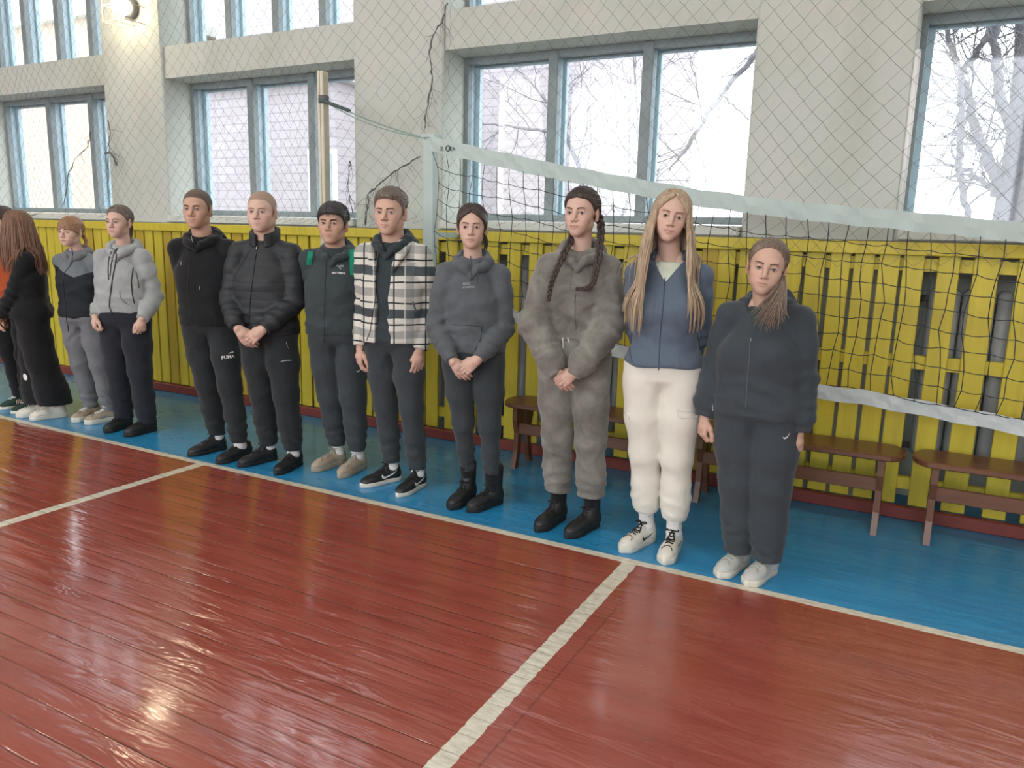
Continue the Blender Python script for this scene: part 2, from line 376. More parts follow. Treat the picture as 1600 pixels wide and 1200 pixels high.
tree('bare_tree', 10.5, [[(1590, 345, 80), (1594, 280, 64), (1598, 209, 50), (1602, 100, 36), (1606, -60, 24)],
      [(1572, 300, 26), (1556, 275, 24), (1538, 235, 19), (1523, 200, 17), (1511, 145, 14), (1500, 115, 12), (1482, 63, 9), (1476, 20, 7), (1470, -30, 5)],
      [(1500, 118, 11), (1523, 86, 11), (1546, 45, 9), (1558, 0, 7), (1564, -40, 6)],
      [(1594, 225, 26), (1580, 200, 22), (1560, 141, 17), (1552, 72, 14), (1556, 20, 12), (1560, -40, 10)],
      [(1560, 305, 11), (1538, 285, 9), (1514, 266, 8), (1482, 258, 6), (1452, 240, 4), (1430, 222, 2)],
      [(1512, 345, 12), (1506, 310, 12), (1499, 254, 12), (1502, 170, 11), (1500, 120, 10)],
      [(1538, 240, 8), (1520, 212, 7), (1500, 206, 6), (1475, 214, 4), (1450, 225, 2)]], 'large bare tree with forked trunk outside the right window', 3, 3, .012)
tree('bare_tree', 13., [[(1248, 380, 22), (1246, 200, 20), (1244, 60, 18), (1240, -60, 14)],
      [(1244, 0, 16), (1212, 45, 13), (1178, 88, 12), (1140, 130, 11), (1105, 180, 11), (1075, 228, 9), (1045, 268, 2)],
      [(1130, 150, 5), (1155, 175, 4), (1182, 195, 3)], [(1098, 190, 4), (1090, 140, 3), (1078, 90, 2)],
      [(1085, 215, 4), (1102, 270, 3), (1110, 320, 2)]], 'bare tree limb sloping across the right pane of the net window', 5, 3, .010)
tree('bare_tree', 11.5, [[(960, 370, 12), (990, 290, 8), (1000, 260, 7), (995, 160, 5), (990, 90, 4)],
      [(1000, 262, 6), (960, 210, 4), (935, 165, 3), (915, 130, 2)], [(985, 300, 5), (983, 200, 4), (985, 120, 3)]],
     'thin bare sapling outside the middle pane of the net window', 11, 3, .010)
tree('bare_tree', 12.5, [[(915, 365, 16), (905, 260, 12), (888, 220, 11), (878, 190, 9), (870, 100, 6)],
      [(888, 222, 9), (850, 205, 7), (800, 198, 5), (772, 194, 4)], [(880, 195, 6), (840, 140, 4), (800, 100, 3)],
      [(905, 262, 8), (930, 290, 7), (960, 330, 6)]], 'bare tree with side branch in front of the brick building', 13, 3, .010)

# ================================================================ YELLOW SLATTED SCREEN
def yellow(name, c, v_=.1):
    t = NT(name); co = t.coord(); f = t.noise(t.mapping(co, (18, 1, 1.2)), 1., 4, .6, .3)
    lo = tuple(q*(1-v_) for q in c[:3])+(1,); hi = tuple(min(1, q*(1+v_)) for q in c[:3])+(1,)
    cc = t.ramp(f, [(.3, lo), (.65, hi)])
    dirt = t.ramp(t.noise(t.mapping(co, (3, 1, 2)), 2., 4), [(.62, (0,)*3), (.78, (.5,)*3)])
    t.set(color=t.mix(dirt, cc, srgb(150, 132, 30)), rough=.42, spec=.4); t.bump(f, .25, .006); return t.m
M_YEL = yellow('yellow_board_paint', srgb(196, 180, 56)); M_YEL2 = yellow('ochre_board_paint', srgb(176, 152, 48))
M_RAILY = yellow('yellow_rail_paint', srgb(196, 180, 56))
fence = empty('slatted_screen', (-4, 4.8, 0)); tag(fence, 'yellow painted wooden slatted screen running along the whole wall below the windows', 'fence')
FO = Vector((4, -4.8, 0))
def slat_xs():
    out = []; x = -.6436; k = 0
    close = [(-15.0, -3.12, .1255, .016)]
    # tight boards on the left, spaced boards in front of the niches, tight ones before the third pillar
    x = -11.2
    while x < -3.2: out.append((x + .008, x + .1165)); x += .1255
    x = -3.12
    while x < -1.16:
        out.append((x + .004, x + .107)); x += .1705
    for g0 in (-1.150, -1.024, -.897, -.770, -.6436, -.514, -.388, -.2594): out.append((g0 + .011, g0 + .1165))
    out.append((-.1255, -.0215)); out.append((.0437, .1475)); out.append((.2125, .330)); x = .411
    while x < 1.5: out.append((x, x + .112)); x += .180
    return out
SL = slat_xs(); rs = random.Random(3)
for x0, x1 in SL:
    dy = rs.uniform(0, .006); lx = rs.uniform(-.003, .003); zt = 1.495 + rs.uniform(-.004, .004)
    MB().box(x0 + lx, x1 + lx, 4.80 + dy, 4.822 + dy, .075, zt, .004).build('board', M_YEL2 if (rs.random() < .28 and x0 < -1.2) else M_YEL, fence).location = FO
MB().box(-11.2, 1.65, 4.775, 4.798, 1.485, 1.555, .005).build('top_rail', M_RAILY, fence).location = FO
for za, zb_ in ((1.40, 1.47), (.86, .935), (.16, .23)): MB().box(-11.2, 1.65, 4.829, 4.87, za, zb_).build('back_rail', M_RAILY, fence).location = FO
cp = MB().box(-11.2, 1.65, 4.80, 4.945, 1.55, 1.562).build('ledge', simple('dusty_grey_board', srgb(120, 118, 106), .8, var=.25, vscale=3), fence); cp.location = FO

# ---- radiators in the niches behind the screen
M_RAD = simple('grey_radiator_paint', srgb(196, 200, 204), .5, var=.10)
M_PIPE = simple('dark_pipe_paint', srgb(104, 108, 110), .5)
def radiator(x0, x1, label):
    root = empty('radiator', ((x0+x1)/2, 5.1, 0)); tag(root, label, 'radiator', 'radiators behind the yellow screen'); L = Vector((-(x0+x1)/2, -5.1, 0))
    m = MB(); x = x0
    while x < x1 - .05:
        m.box(x, x + .075, 5.04, 5.16, .32, 1.30, .02); x += .085
    m.build('fins', M_RAD, root, True).location = L
    MB().tube([(x0 - .1, 5.1, .36), (x1 + .1, 5.1, .36)], .02, 8).tube([(x0 - .1, 5.1, 1.24), (x1 + .12, 5.1, 1.24)], .02, 8).tube([(x1 + .1, 5.1, 0), (x1 + .1, 5.1, 1.24)], .016, 8).build('pipe', M_PIPE, root, True).location = L
    for xf in (x0 + .1, x1 - .2): MB().box(xf, xf + .04, 5.05, 5.15, 0, .34).build('foot', M_PIPE, root).location = L
radiator(.02, 1.6, 'grey ribbed radiator behind the yellow slats at the right edge')
radiator(-2.9, -1.35, 'grey ribbed radiator behind the yellow slats near the braided girl')

# ================================================================ BENCHES
def wood(name, c, rough=.22):
    t = NT(name); co = t.coord(); f = t.noise(t.mapping(co, (1.5, 14, 14)), 2., 4, .6, .8)
    t.set(color=t.ramp(f, [(.3, tuple(q*.72 for q in c[:3])+(1,)), (.7, c)]), rough=rough, spec=.4); t.bump(f, .12, .004); return t.m
M_BENCH = wood('varnished_brown_wood', srgb(116, 76, 54), .30)
def bench(x0, x1, Yc, label):
    root = empty('wooden_bench', ((x0 + x1)/2, Yc, 0)); tag(root, label, 'bench', 'brown benches by the screen')
    L = Vector((-(x0+x1)/2, -Yc, 0)); hw = .15; poly = []
    for k in range(13):
        a = math.pi/2 + math.pi * k / 12; poly.append((x0 + .10 + .10 * math.cos(a), Yc + hw * math.sin(a)))
    for k in range(13):
        a = -math.pi/2 + math.pi * k / 12; poly.append((x1 - .10 + .10 * math.cos(a), Yc + hw * math.sin(a)))
    m = MB(); ins = [(Yc, 0)]
    def sc(p, e): cx = (x0+x1)/2; return [((x-cx)*(1-e/((x1-x0)/2))+cx, (y-Yc)*(1-e/hw)+Yc) for x, y in p]
    V = []; N_ = len(poly)
    for z, e in ((.418, .006), (.424, 0), (.444, 0), (.45, .006)): V += [(x, y, z) for x, y in sc(poly, e)]
    F = [tuple(reversed(range(N_))), tuple(range(3*N_, 4*N_))] + [(k*N_+i, k*N_+(i+1) % N_, (k+1)*N_+(i+1) % N_, (k+1)*N_+i) for k in range(3) for i in range(N_)]
    m.add(V, F).build('seat', M_BENCH, root).location = L
    for xl in (x0 + .115, x1 - .115):
        for sy in (-1, 1):
            # splayed board leg with a waist
            P = [(.015, .418), (.12, .418), (.125, .33), (.095, .24), (.10, .12), (.135, 0), (.085, 0), (.055, .12), (.045, .24), (.02, .33)]
            V = [(xl - .016, Yc + sy * p, z) for p, z in P] + [(xl + .016, Yc + sy * p, z) for p, z in P]; n_ = len(P)
            F = [tuple(range(n_)), tuple(reversed(range(n_, 2*n_)))] + [(i, n_ + i, n_ + (i+1) % n_, (i+1) % n_) for i in range(n_)]
            MB().add(V, F).build('leg', M_BENCH, root).location = L
    MB().box(x0 + .10, x1 - .10, Yc - .095, Yc - .07, .235, .31, .004).build('stretcher', M_BENCH, root).location = L
    return root
BY = 4.53
bench(-2.42, -1.205, BY, 'brown varnished bench behind the girl in the washed taupe suit')
bench(-1.185, .012, BY, 'brown varnished bench behind the girl in black at the right of the row')
bench(.036, 1.25, BY, 'brown varnished bench cut by the right edge of the picture')

# ================================================================ VOLLEYBALL NET
M_TAPE = simple('pale_green_net_tape', srgb(178, 194, 190), .6, var=.06, vscale=6, bump=.2, bscale=14, bdist=.01)
M_TAPEB = simple('white_vinyl_net_band', srgb(192, 200, 199), .55, var=.08, vscale=10, bump=.3, bscale=12, bdist=.012)
M_CORD = simple('black_net_cord', srgb(52, 58, 60), .8)
YN = 4.38
topP = np.array([at(x, y, YN) for x, y in ((668, 212), (692, 218), (760, 233), (859, 254), (1000, 280), (1100, 297), (1200, 310), (1320, 322), (1450, 333), (1600, 348))])
botP = np.array([at(x, y, YN) for x, y in ((690, 476), (740, 478), (800, 483), (822, 491), (960, 538), (1100, 572), (1273, 600), (1350, 609), (1450, 628), (1600, 656))])
def ext(P): 
    d = P[-1] - P[-2]; d /= d[0]; return np.vstack([P, P[-1] + d * .7])
topP = ext(topP); botP = ext(botP)
zt = lambda x: float(np.interp(x, topP[:, 0], topP[:, 2])); zb = lambda x: float(np.interp(x, botP[:, 0], botP[:, 2]))
X0, X1 = topP[0, 0], min(topP[-1, 0], botP[-1, 0])
def strip(name, xs, zf, hgt, mat, parent, off, wav):
    V = []; F = []; rr = random.Random(1)
    for i, x in enumerate(xs):
        y = YN + wav * math.sin(x * 7) + wav * .5 * math.sin(x * 17 + 1)
        z = zf(x) + .003 * math.sin(x * 23); wr = .004 * math.sin(x * 31) + .003 * math.sin(x * 53 + 2); V += [(x, y - .0015, z), (x, y - .0025 + wr, z - hgt * .5), (x, y - .0015, z - hgt), (x, y + .0015, z - hgt), (x, y + .0025 + wr, z - hgt*.5), (x, y + .0015, z)]
    for i in range(len(xs) - 1):
        for k in range(6): F.append((i*6+k, i*6+(k+1) % 6, (i+1)*6+(k+1) % 6, (i+1)*6+k))
    F += [tuple(range(6)), tuple(range((len(xs)-1)*6, len(xs)*6))]
    o = MB().add(V, F).build(name, mat, parent, False); o.location = off; return o
net = empty('volleyball_net', (X0, YN, 0)); tag(net, 'sagging black volleyball net with pale tapes behind the girls', 'net'); NO = Vector((-X0, -YN, 0))
strip('top_tape', np.linspace(X0 + .02, X1, 120), zt, .092, M_TAPE, net, NO, .006)
strip('bottom_band', np.linspace(botP[0, 0] + .01, X1, 120), zb, .078, M_TAPEB, net, NO, .008)
m = MB(); rr = random.Random(11); NC = int((X1 - X0) / .0985); NR = 9
nodes = {}
for i in range(NC + 1):
    for j in range(NR + 1):
        x = X0 + .035 + i * .0985; a = zt(x) - .085; b = zb(x) if x > botP[0, 0] else a - .93
        f = j / NR; jx = 0 if j in (0,) else 1
        sway = .055 * math.sin(math.pi * f) * math.exp(-i * .25) + .012 * math.sin(i * .8 + j)
        nodes[i, j] = np.array([x + jx * (rr.uniform(-.009, .009)) + sway, YN + .018 * math.sin(i * .5 + j * .9), a + (b - a) * f + jx * rr.uniform(-.008, .008)])
def cord(mb, a, b, r, sag):
    mid = (a + b) / 2 + np.array([0, 0, -sag]); t_ = np.linspace(0, 1, 4)[:, None]
    P = (1-t_)**2*a + 2*t_*(1-t_)*(2*mid-(a+b)/2) + t_**2*b; mb.tube(P, r, 4, False)
for (i, j), p in nodes.items():
    if (i + 1, j) in nodes and j > 0: cord(m, p, nodes[i+1, j], .0021, rr.uniform(.002, .009))
    if (i, j + 1) in nodes: cord(m, p, nodes[i, j+1], .0023, 0)
    if j > 0: m.sphere(p, .0045, 5, 4)
m.build('mesh_cords', M_CORD, net).location = NO
lg = MB()
def letter(mb, s, x, z, h):
    G = {'E': [(0,0,1,0),(0,.5,.8,.5),(0,1,1,1),(0,0,0,1)], 'N': [(0,0,0,1),(0,1,1,0),(1,0,1,1)], 'Z': [(0,1,1,1),(1,1,0,0),(0,0,1,0)], 'A': [(0,0,.5,1),(.5,1,1,0),(.25,.4,.75,.4)]}
    for a, b, c, d in G[s]:
        mb.tube([(x + a*h*.55, YN - .0085, z + b*h), (x + c*h*.55, YN - .0085, z + d*h)], .0016, 4)
cx, cz = X0 + .155, zt(X0 + .155) - .05
for k, s in enumerate('ZEN'): letter(lg, s, cx - .055 + k * .018 - (.0 if k < 2 else -.035), cz - .012, .022)
lg.tube([(cx + .011 + .017*math.cos(a), YN - .0085, cz + .0 + .017*math.sin(a)) for a in np.linspace(0, 6.4, 14)], .003, 4)
for k, s in enumerate('EN'): letter(lg, s, cx + .032 + k * .018, cz - .016, .022)
lg.build('maker_logo', M_CORD, net).location = NO
post = empty('net_post', (X0 - .02, YN + .06, .78)); tag(post, 'pale green metal post holding the high end of the volleyball net', 'post'); PO = Vector((-(X0 - .02), -(YN + .06), -.78))
MB().box(X0 - .062, X0 + .03, YN + .03, YN + .09, .78, 2.16, .008).build('tube', M_TAPE, post).location = PO
MB().box(X0 - .035, X0 + .005, YN + .09, 4.774, 1.505, 1.54).build('bracket', M_TAPE, post).location = PO
MB().box(X0 - .035, X0 + .005, YN + .09, 4.799, .9, .93).build('bracket', M_TAPE, post).location = PO
MB().box(X0 - .07, X0 + .04, YN + .02, YN + .10, 2.15, 2.175, .004).build('cap', M_TAPE, post).location = PO
# wooden upright with the rope of the net
M_WPOST = simple('cream_post_paint', srgb(206, 202, 184), .6, var=.1, vscale=6)
px = at(503, 155, 4.72)[0]
up = empty('wooden_upright', (px, 4.72, 1.35)); tag(up, 'cream wooden upright in front of the second window, tied to the net rope', 'post'); UO = Vector((-px, -4.72, -1.35))
MB().box(px - .032, px + .028, 4.70, 4.77, 1.36, at(503, 111, 4.72)[2], .006).box(px - .02, px + .0, 4.694, 4.70, 1.36, at(503, 111, 4.72)[2]).build('pole', M_WPOST, up).location = UO
MB().tube([(px, 4.735, 2.47), (px, 4.735, 2.53)], .045, 10).build('collar', M_PIPE, up, True).location = UO
hook = np.array([px, 4.70, 2.505])
rp = MB(); A0 = hook; B0 = np.array([X0 - .03, YN + .03, 2.145])
t_ = np.linspace(0, 1, 24)[:, None]; Pq = A0 * (1 - t_) + B0 * t_; Pq[:, 2] -= .02 * np.sin(np.pi * t_[:, 0]); rp.tube(Pq, .0055, 6)
Pq2 = Pq.copy(); Pq2[:, 2] -= .022 * np.sin(np.pi * np.clip(t_[:, 0] * 1.05, 0, 1)) + .004; rp.tube(Pq2, .004, 6)
tag(rp.build('net_rope', simple('faded_green_rope', srgb(140, 166, 156), .8), None, True), 'pale green rope from the cream upright to the net corner', 'rope')
hd = MB(); hd.tube(A0 * (1 - t_[:8]) + B0 * t_[:8] + np.array([0, 0, -.008]), .013, 8)
hd.build('backlit_rope_span', simple('backlit_rope_tone', srgb(70, 88, 88), .5), bpy.data.objects['net_rope'], True)  # same rope, its darkness against the bright window put into the colour
# white pipe beside the right window
pa, pb = at(1435, 78, 4.93), at(1400, 375, 4.93)
tag(MB().tube([(pa[0], 4.925, pa[2]), (pa[0] + .004, 4.925, 1.563)], .016, 8).build('white_pipe', simple('white_pipe_paint', srgb(232, 234, 232), .5), None, True), 'thin white pipe at the left edge of the right window', 'pipe')

# ================================================================ PROTECTIVE DIAMOND NETTING
M_NETT = simple('grey_netting_twine', srgb(96, 98, 96), .85)
YP = 4.90; dX, dZ = .116, .124; rr = random.Random(5)
m = MB(); nodes = {}; nz = 22; nx = int(11.2 / dX)
for j in range(2 * nz + 1):
    for i in range(nx + 1):
        x = -9.7 + i * dX + (dX / 2 if j % 2 else 0); z = 4.15 - j * dZ / 2
        f = j / (2 * nz)
        sw = .10 * f * math.sin(x * 1.9) + .05 * f * math.sin(x * 5.1 + 1) + .03 * math.sin(x * 2.3 + z * 3)
        if -4.1 < x < -3.2: sw += .05 * f
        lz = .05 * f * math.sin(x * 3.3 + .5) - .05 * f * math.exp(-((x + 6.9) / .5)**2)
        if x > -3.2: sw *= .3; lz *= .4
        zz = z + lz; y = YP - .02 + .012 * math.sin(x * 4 + z * 2)
        if zz < 1.60: y = 4.745 + .01 * math.sin(x * 9)
        jt = .35 if x > -3.2 else 1.; nodes[i, j] = np.array([x + sw + jt * rr.uniform(-.008, .008), y, zz + jt * rr.uniform(-.006, .006)])
for (i, j), p in nodes.items():
    if j >= 2 * nz: continue
    for di in ((0, 1) if j % 2 else (-1, 0)):
        q = nodes.get((i + di, j + 1))
        if q is None: continue
        if p[2] < 1.62 and (p[0] < -1.1 or p[2] < 1.36 + .1 * math.sin(p[0] * 7)): continue
        # holes torn in the net
        if rr.random() < (.05 if p[0] < -3.2 else .01): continue
        m.tube([p, (p + q) / 2 + np.array([rr.uniform(-.003, .003), 0, rr.uniform(-.006, .001)]), q], .00105, 3, False)
pn = m.build('protective_netting', M_NETT); tag(pn, 'thin grey diamond safety netting hung over the windows and pillars', 'netting')
def rope(name, pts, r, label, Yr=4.86, fuzz=14, seed=1, group=None):
    rg = np.random.default_rng(seed); P = np.array([at(x, y, Yr) for x, y in pts]); n_ = (len(P) - 1) * 6 + 1
    tt = np.linspace(0, len(P) - 1, n_); Q = np.stack([np.interp(tt, range(len(P)), P[:, i]) for i in range(3)], 1)
    Q += rg.normal(0, .004, Q.shape); Q[:, 1] = Yr + rg.normal(0, .004, n_); mb = MB().tube(Q, r * rg.uniform(.5, 1.5, n_), 5)
    for _ in range(fuzz):
        p = Q[rg.integers(n_)]; L = rg.uniform(.03, .16); d = np.array([rg.normal(0, .6), rg.normal(0, .1), -1 + rg.normal(0, .5)]); d /= np.linalg.norm(d)
        mb.tube([p, p + d * L * .5 + rg.normal(0, .01, 3), p + d * L], [.0018, .0014, .001], 3, False)
    return tag(mb.build(name, M_NETT, None, True), label, 'rope', group)
rope('twisted_net_cord', [(700, 5), (690, 35), (675, 58), (672, 90), (676, 125), (668, 165), (662, 200)], .0045, 'bunched torn netting cord hanging on the pillar above the net corner', 4.88, 26, 2)
rope('twisted_net_cord', [(655, 245), (625, 262), (600, 282), (578, 300), (573, 325), (571, 352)], .006, 'bunched torn netting cord on the pillar left of the net post', 4.87, 30, 3)
rope('twisted_net_cord', [(163, 240), (172, 238), (178, 246), (182, 258)], .008, 'dark knotted tangle on the left pillar edge beside the window', 4.88, 8, 4)
rope('twisted_net_cord', [(142, 205), (138, 228), (118, 248), (108, 270), (100, 320)], .004, 'torn netting strand dangling across the left window', 4.88, 22, 5)
rope('twisted_net_cord', [(168, 185), (172, 210), (170, 240), (168, 300)], .003, 'frayed netting strand along the left pillar edge', 4.88, 22, 6)
rope('twisted_net_cord', [(548, 250), (543, 290), (550, 330)], .003, 'torn netting strand beside the cream upright', 4.88, 22, 8)

# ================================================================ CAGED WALL LAMP
def lamp(xc, zc, label):
    root = empty('caged_lamp', (xc, YW, zc)); tag(root, label, 'lamp'); 
    MB().tube([(0, 0, 0), (0, -.05, 0)], .085, 20).build('base', M_PIPE, root, True)
    t = NT('lit_lamp_glass'); t.set(color=srgb(255, 240, 215)); t.b.inputs['Emission Color'].default_value = (1, .86, .62, 1); t.b.inputs['Emission Strength'].default_value = 14.
    MB().sphere((0, -.115, 0), (.078, .085, .078), 24, 14).build('glass_globe', t.m, root, True)
    c = MB()
    for z in (-.14, .0, .14): c.tube([(-.15, 0, z), (-.15, -.2, z), (.15, -.2, z), (.15, 0, z)], .004, 5)
    for x in (-.15, 0, .15): c.tube([(x, 0, -.14), (x, -.2, -.14), (x, -.2, .14), (x, 0, .14)], .004, 5)
    c.build('wire_cage', simple('cage_wire', srgb(190, 180, 160), .4), root)
    l = bpy.data.lights.new('lamp_light', 'POINT'); l.energy = 9; l.color = (1, .82, .55); l.shadow_soft_size = .08
    o = bpy.data.objects.new('lamp_light', l); link(o, root); o.location = (0, -.27, 0)
lx = at(192, 10, YW - .1)
lamp(lx[0], lx[2], 'lit round wall lamp in a wire cage on the left pillar')
# ================================================================ BODY MODELLING: distance fields turned into smooth meshes
f32 = np.float32
def like(F):
    G = Field.__new__(Field); G.lo, G.h, G.n, G.ax = F.lo, F.h, F.n, F.ax; G.F = np.full(F.n, .3, f32); return G
def sminf(a, b, k):
    if k <= 0: return np.minimum(a, b)
    h = np.maximum(k - np.abs(a - b), 0) / k; return np.minimum(a, b) - h * h * k * .25
def smaxf(a, b, k): return -sminf(-a, -b, k)
class Field:
    def __init__(s, lo, hi, h):
        s.lo = np.floor(np.array(lo, float) / h) * h; s.h = h; s.n = np.ceil((np.array(hi) - s.lo) / h).astype(int) + 1
        s.F = np.full(s.n, .3, f32); s.ax = [(s.lo[i] + h * np.arange(s.n[i])).astype(f32) for i in range(3)]
    def box(s, lo, hi):
        a = np.clip(np.floor((np.array(lo) - s.lo) / s.h).astype(int), 0, s.n); b = np.clip(np.ceil((np.array(hi) - s.lo) / s.h).astype(int) + 1, 0, s.n)
        sl = tuple(slice(a[i], max(a[i], b[i])) for i in range(3))
        return sl, s.ax[0][sl[0]][:, None, None], s.ax[1][sl[1]][None, :, None], s.ax[2][sl[2]][None, None, :]
    def put(s, fn, lo, hi, k, mode='u'):
        m = .03 + k; sl, X, Y, Z = s.box(np.array(lo) - m, np.array(hi) + m)
        if min(s.F[sl].shape) == 0: return s
        d = fn(X, Y, Z).astype(f32)
        if mode == 'u': s.F[sl] = sminf(s.F[sl], d, k)
        elif mode == 's': s.F[sl] = smaxf(s.F[sl], -d, k)
        return s
    def cone(s, a, b, ra, rb, k=.01, mode='u'):
        a = np.array(a, float); b = np.array(b, float); ab = b - a; L2 = max(float(ab @ ab), 1e-9)
        def fn(X, Y, Z):
            t = np.clip(((X-a[0])*ab[0] + (Y-a[1])*ab[1] + (Z-a[2])*ab[2]) / L2, 0, 1)
            return np.sqrt((X-a[0]-t*ab[0])**2 + (Y-a[1]-t*ab[1])**2 + (Z-a[2]-t*ab[2])**2) - (ra + (rb-ra)*t)
        r = max(ra, rb); return s.put(fn, np.minimum(a, b) - r, np.maximum(a, b) + r, k, mode)
    def chain(s, P, R, k=.01, mode='u'):
        for i in range(len(P) - 1): s.cone(P[i], P[i+1], R[i], R[i+1], k, mode)
        return s
    def ell(s, c, r, k=.01, mode='u', rot=None):
        c = np.array(c, float); r = np.array(r, float)
        def fn(X, Y, Z):
            x, y, z = X - c[0], Y - c[1], Z - c[2]
            if rot is not None:
                x, y, z = (rot[0][0]*x + rot[1][0]*y + rot[2][0]*z, rot[0][1]*x + rot[1][1]*y + rot[2][1]*z, rot[0][2]*x + rot[1][2]*y + rot[2][2]*z)
            k0 = np.sqrt((x/r[0])**2 + (y/r[1])**2 + (z/r[2])**2); k1 = np.sqrt((x/r[0]**2)**2 + (y/r[1]**2)**2 + (z/r[2]**2)**2)
            return k0 * (k0 - 1) / np.maximum(k1, 1e-6)
        m = float(r.max()) if rot is not None else r
        return s.put(fn, c - m, c + m, k, mode)
    def loft(s, rings, k=.03, n=2.4, cap=.02, mode='u'):
        # rings: (z, a, b, cx, cy)
        R = np.array(sorted(rings), float); zs = np.linspace(R[0, 0], R[-1, 0], 80)
        T = [np.convolve(np.pad(np.interp(zs, R[:, 0], R[:, i]), 4, 'edge'), np.ones(9) / 9, 'valid') for i in range(1, 5)]
        def fn(X, Y, Z):
            a, b, cx, cy = [np.interp(Z, zs, t_).astype(f32) for t_ in T]
            rho = ((np.abs(X - cx) / a)**n + (np.abs(Y - cy) / b)**n)**(1. / n)
            d = (rho - 1) * np.minimum(a, b)
            return smaxf(smaxf(d, Z - R[-1, 0], cap), R[0, 0] - Z, cap)
        am, bm = R[:, 1].max(), R[:, 2].max()
        return s.put(fn, (R[:, 3].min() - am, R[:, 4].min() - bm, R[0, 0]), (R[:, 3].max() + am, R[:, 4].max() + bm, R[-1, 0]), k, mode)
    def warp(s, zones, base=0., seed=0, lim=.035):
        """folds: ripples added only near the surface"""
        M = np.abs(s.F) < lim; idx = np.argwhere(M); P = s.lo + idx * s.h; rg = np.random.default_rng(seed)
        d = np.zeros(len(P))
        if base > 0:
            for _ in range(5):
                v = rg.normal(0, 1, 3) * np.array([1, 1, .6]); v /= np.linalg.norm(v); f = rg.uniform(18, 48)
                u = rg.normal(0, 1, 3); d += base * .5 * np.sin(f * (P @ v) + rg.uniform(0, 6) + 1.3 * np.sin(9 * (P @ u) + rg.uniform(0, 6)))
        for c, r, v, f, amp in zones:
            c = np.array(c); r = np.array(r, float); q = (P - c) / r; w_ = np.exp(-(q**2).sum(1)); v = np.array(v, float); v /= np.linalg.norm(v)
            u = rg.normal(0, 1, 3); u2 = rg.normal(0, 1, 3)
            ph = f * (P @ v) + 1.2 * np.sin(14 * (P @ u) + rg.uniform(0, 6)) + .8 * np.sin(23 * (P @ u2)) + rg.uniform(0, 6)
            d += amp * w_ * (1 - 2 * np.abs(np.sin(ph * .5)))
        s.F[M] -= d.astype(f32); return s
    def grad(s, p):
        i = np.clip(((np.asarray(p) - s.lo) / s.h), 1, s.n - 2.01); j = i.astype(int); fr = i - j
        F = s.F
        def val(a):
            a = np.clip(a, 0, s.n - 1.001); b = a.astype(int); t = a - b; b1 = np.minimum(b + 1, s.n - 1); v = 0
            for dx in (0, 1):
                for dy in (0, 1):
                    for dz in (0, 1):
                        w_ = (t[0] if dx else 1-t[0]) * (t[1] if dy else 1-t[1]) * (t[2] if dz else 1-t[2])
                        v += w_ * F[(b1 if dx else b)[0], (b1 if dy else b)[1], (b1 if dz else b)[2]]
            return v
        c = val(i); g = np.array([val(i + e) - val(i - e) for e in np.eye(3)]); nn = np.linalg.norm(g)
        return float(c), (g / nn if nn > 1e-6 else np.array([0, -1., 0]))
    def push(s, p, off, it=3):
        p = np.array(p, float)
        if ((p < s.lo + 2*s.h) | (p > s.lo + (s.n - 3) * s.h)).any(): return p
        for _ in range(it):
            d, g = s.grad(p)
            if d < off: p = p + g * (off - d)
        return p
    def snap(s, p, off=0., it=4):
        p = np.array(p, float)
        for _ in range(it):
            d, g = s.grad(p); p = p + g * (off - d)
        return p
    def mesh(s, smooth=1):
        F = s.F; S = F < 0; n = S.shape
        c = np.zeros((n[0]-1, n[1]-1, n[2]-1), np.int8)
        for dx in (0, 1):
            for dy in (0, 1):
                for dz in (0, 1): c += S[dx:n[0]-1+dx, dy:n[1]-1+dy, dz:n[2]-1+dz]
        act = (c > 0) & (c < 8); cells = np.argwhere(act); idx = np.full(c.shape, -1, np.int64); idx[act] = np.arange(len(cells))
        pos = np.zeros((len(cells), 3)); cnt = np.zeros(len(cells))
        cor = [np.array([i & 1, (i >> 1) & 1, (i >> 2) & 1]) for i in range(8)]
        vals = [F[tuple((cells + q).T)] for q in cor]
        for i in range(8):
            for ax in range(3):
                if cor[i][ax] == 0:
                    j = i | (1 << ax); fa, fb = vals[i], vals[j]; m = (fa < 0) != (fb < 0)
                    t_ = fa[m] / (fa[m] - fb[m]); pos[m] += cor[i] + t_[:, None] * (cor[j] - cor[i]); cnt[m] += 1
        V = s.lo + s.h * (cells + pos / cnt[:, None]); Q = []
        for ax in range(3):
            o1, o2 = (ax + 1) % 3, (ax + 2) % 3
            sl0 = [slice(None)] * 3; sl1 = [slice(None)] * 3; sl0[ax] = slice(0, n[ax]-1); sl1[ax] = slice(1, n[ax])
            A, B = S[tuple(sl0)], S[tuple(sl1)]; E = np.argwhere(A != B)
            ok = (E[:, o1] > 0) & (E[:, o2] > 0) & (E[:, o1] < n[o1]-1) & (E[:, o2] < n[o2]-1); E = E[ok]
            ins = A[tuple(E.T)]; e1 = np.zeros(3, int); e1[o1] = 1; e2 = np.zeros(3, int); e2[o2] = 1
            q = np.stack([idx[tuple((E - e1 - e2).T)], idx[tuple((E - e2).T)], idx[tuple(E.T)], idx[tuple((E - e1).T)]], 1)
            q[~ins] = q[~ins][:, ::-1]; Q.append(q)
        Q = np.vstack(Q)
        for _ in range(smooth):
            acc = np.zeros_like(V); w_ = np.zeros(len(V))
            for a, b in ((0, 1), (1, 2), (2, 3), (3, 0)):
                for u, v in ((a, b), (b, a)):
                    for k in range(3): acc[:, k] += np.bincount(Q[:, u], V[Q[:, v], k], len(V))
                    w_ += np.bincount(Q[:, u], minlength=len(V))
            V = V * .5 + .5 * acc / np.maximum(w_, 1)[:, None]
        return V, Q
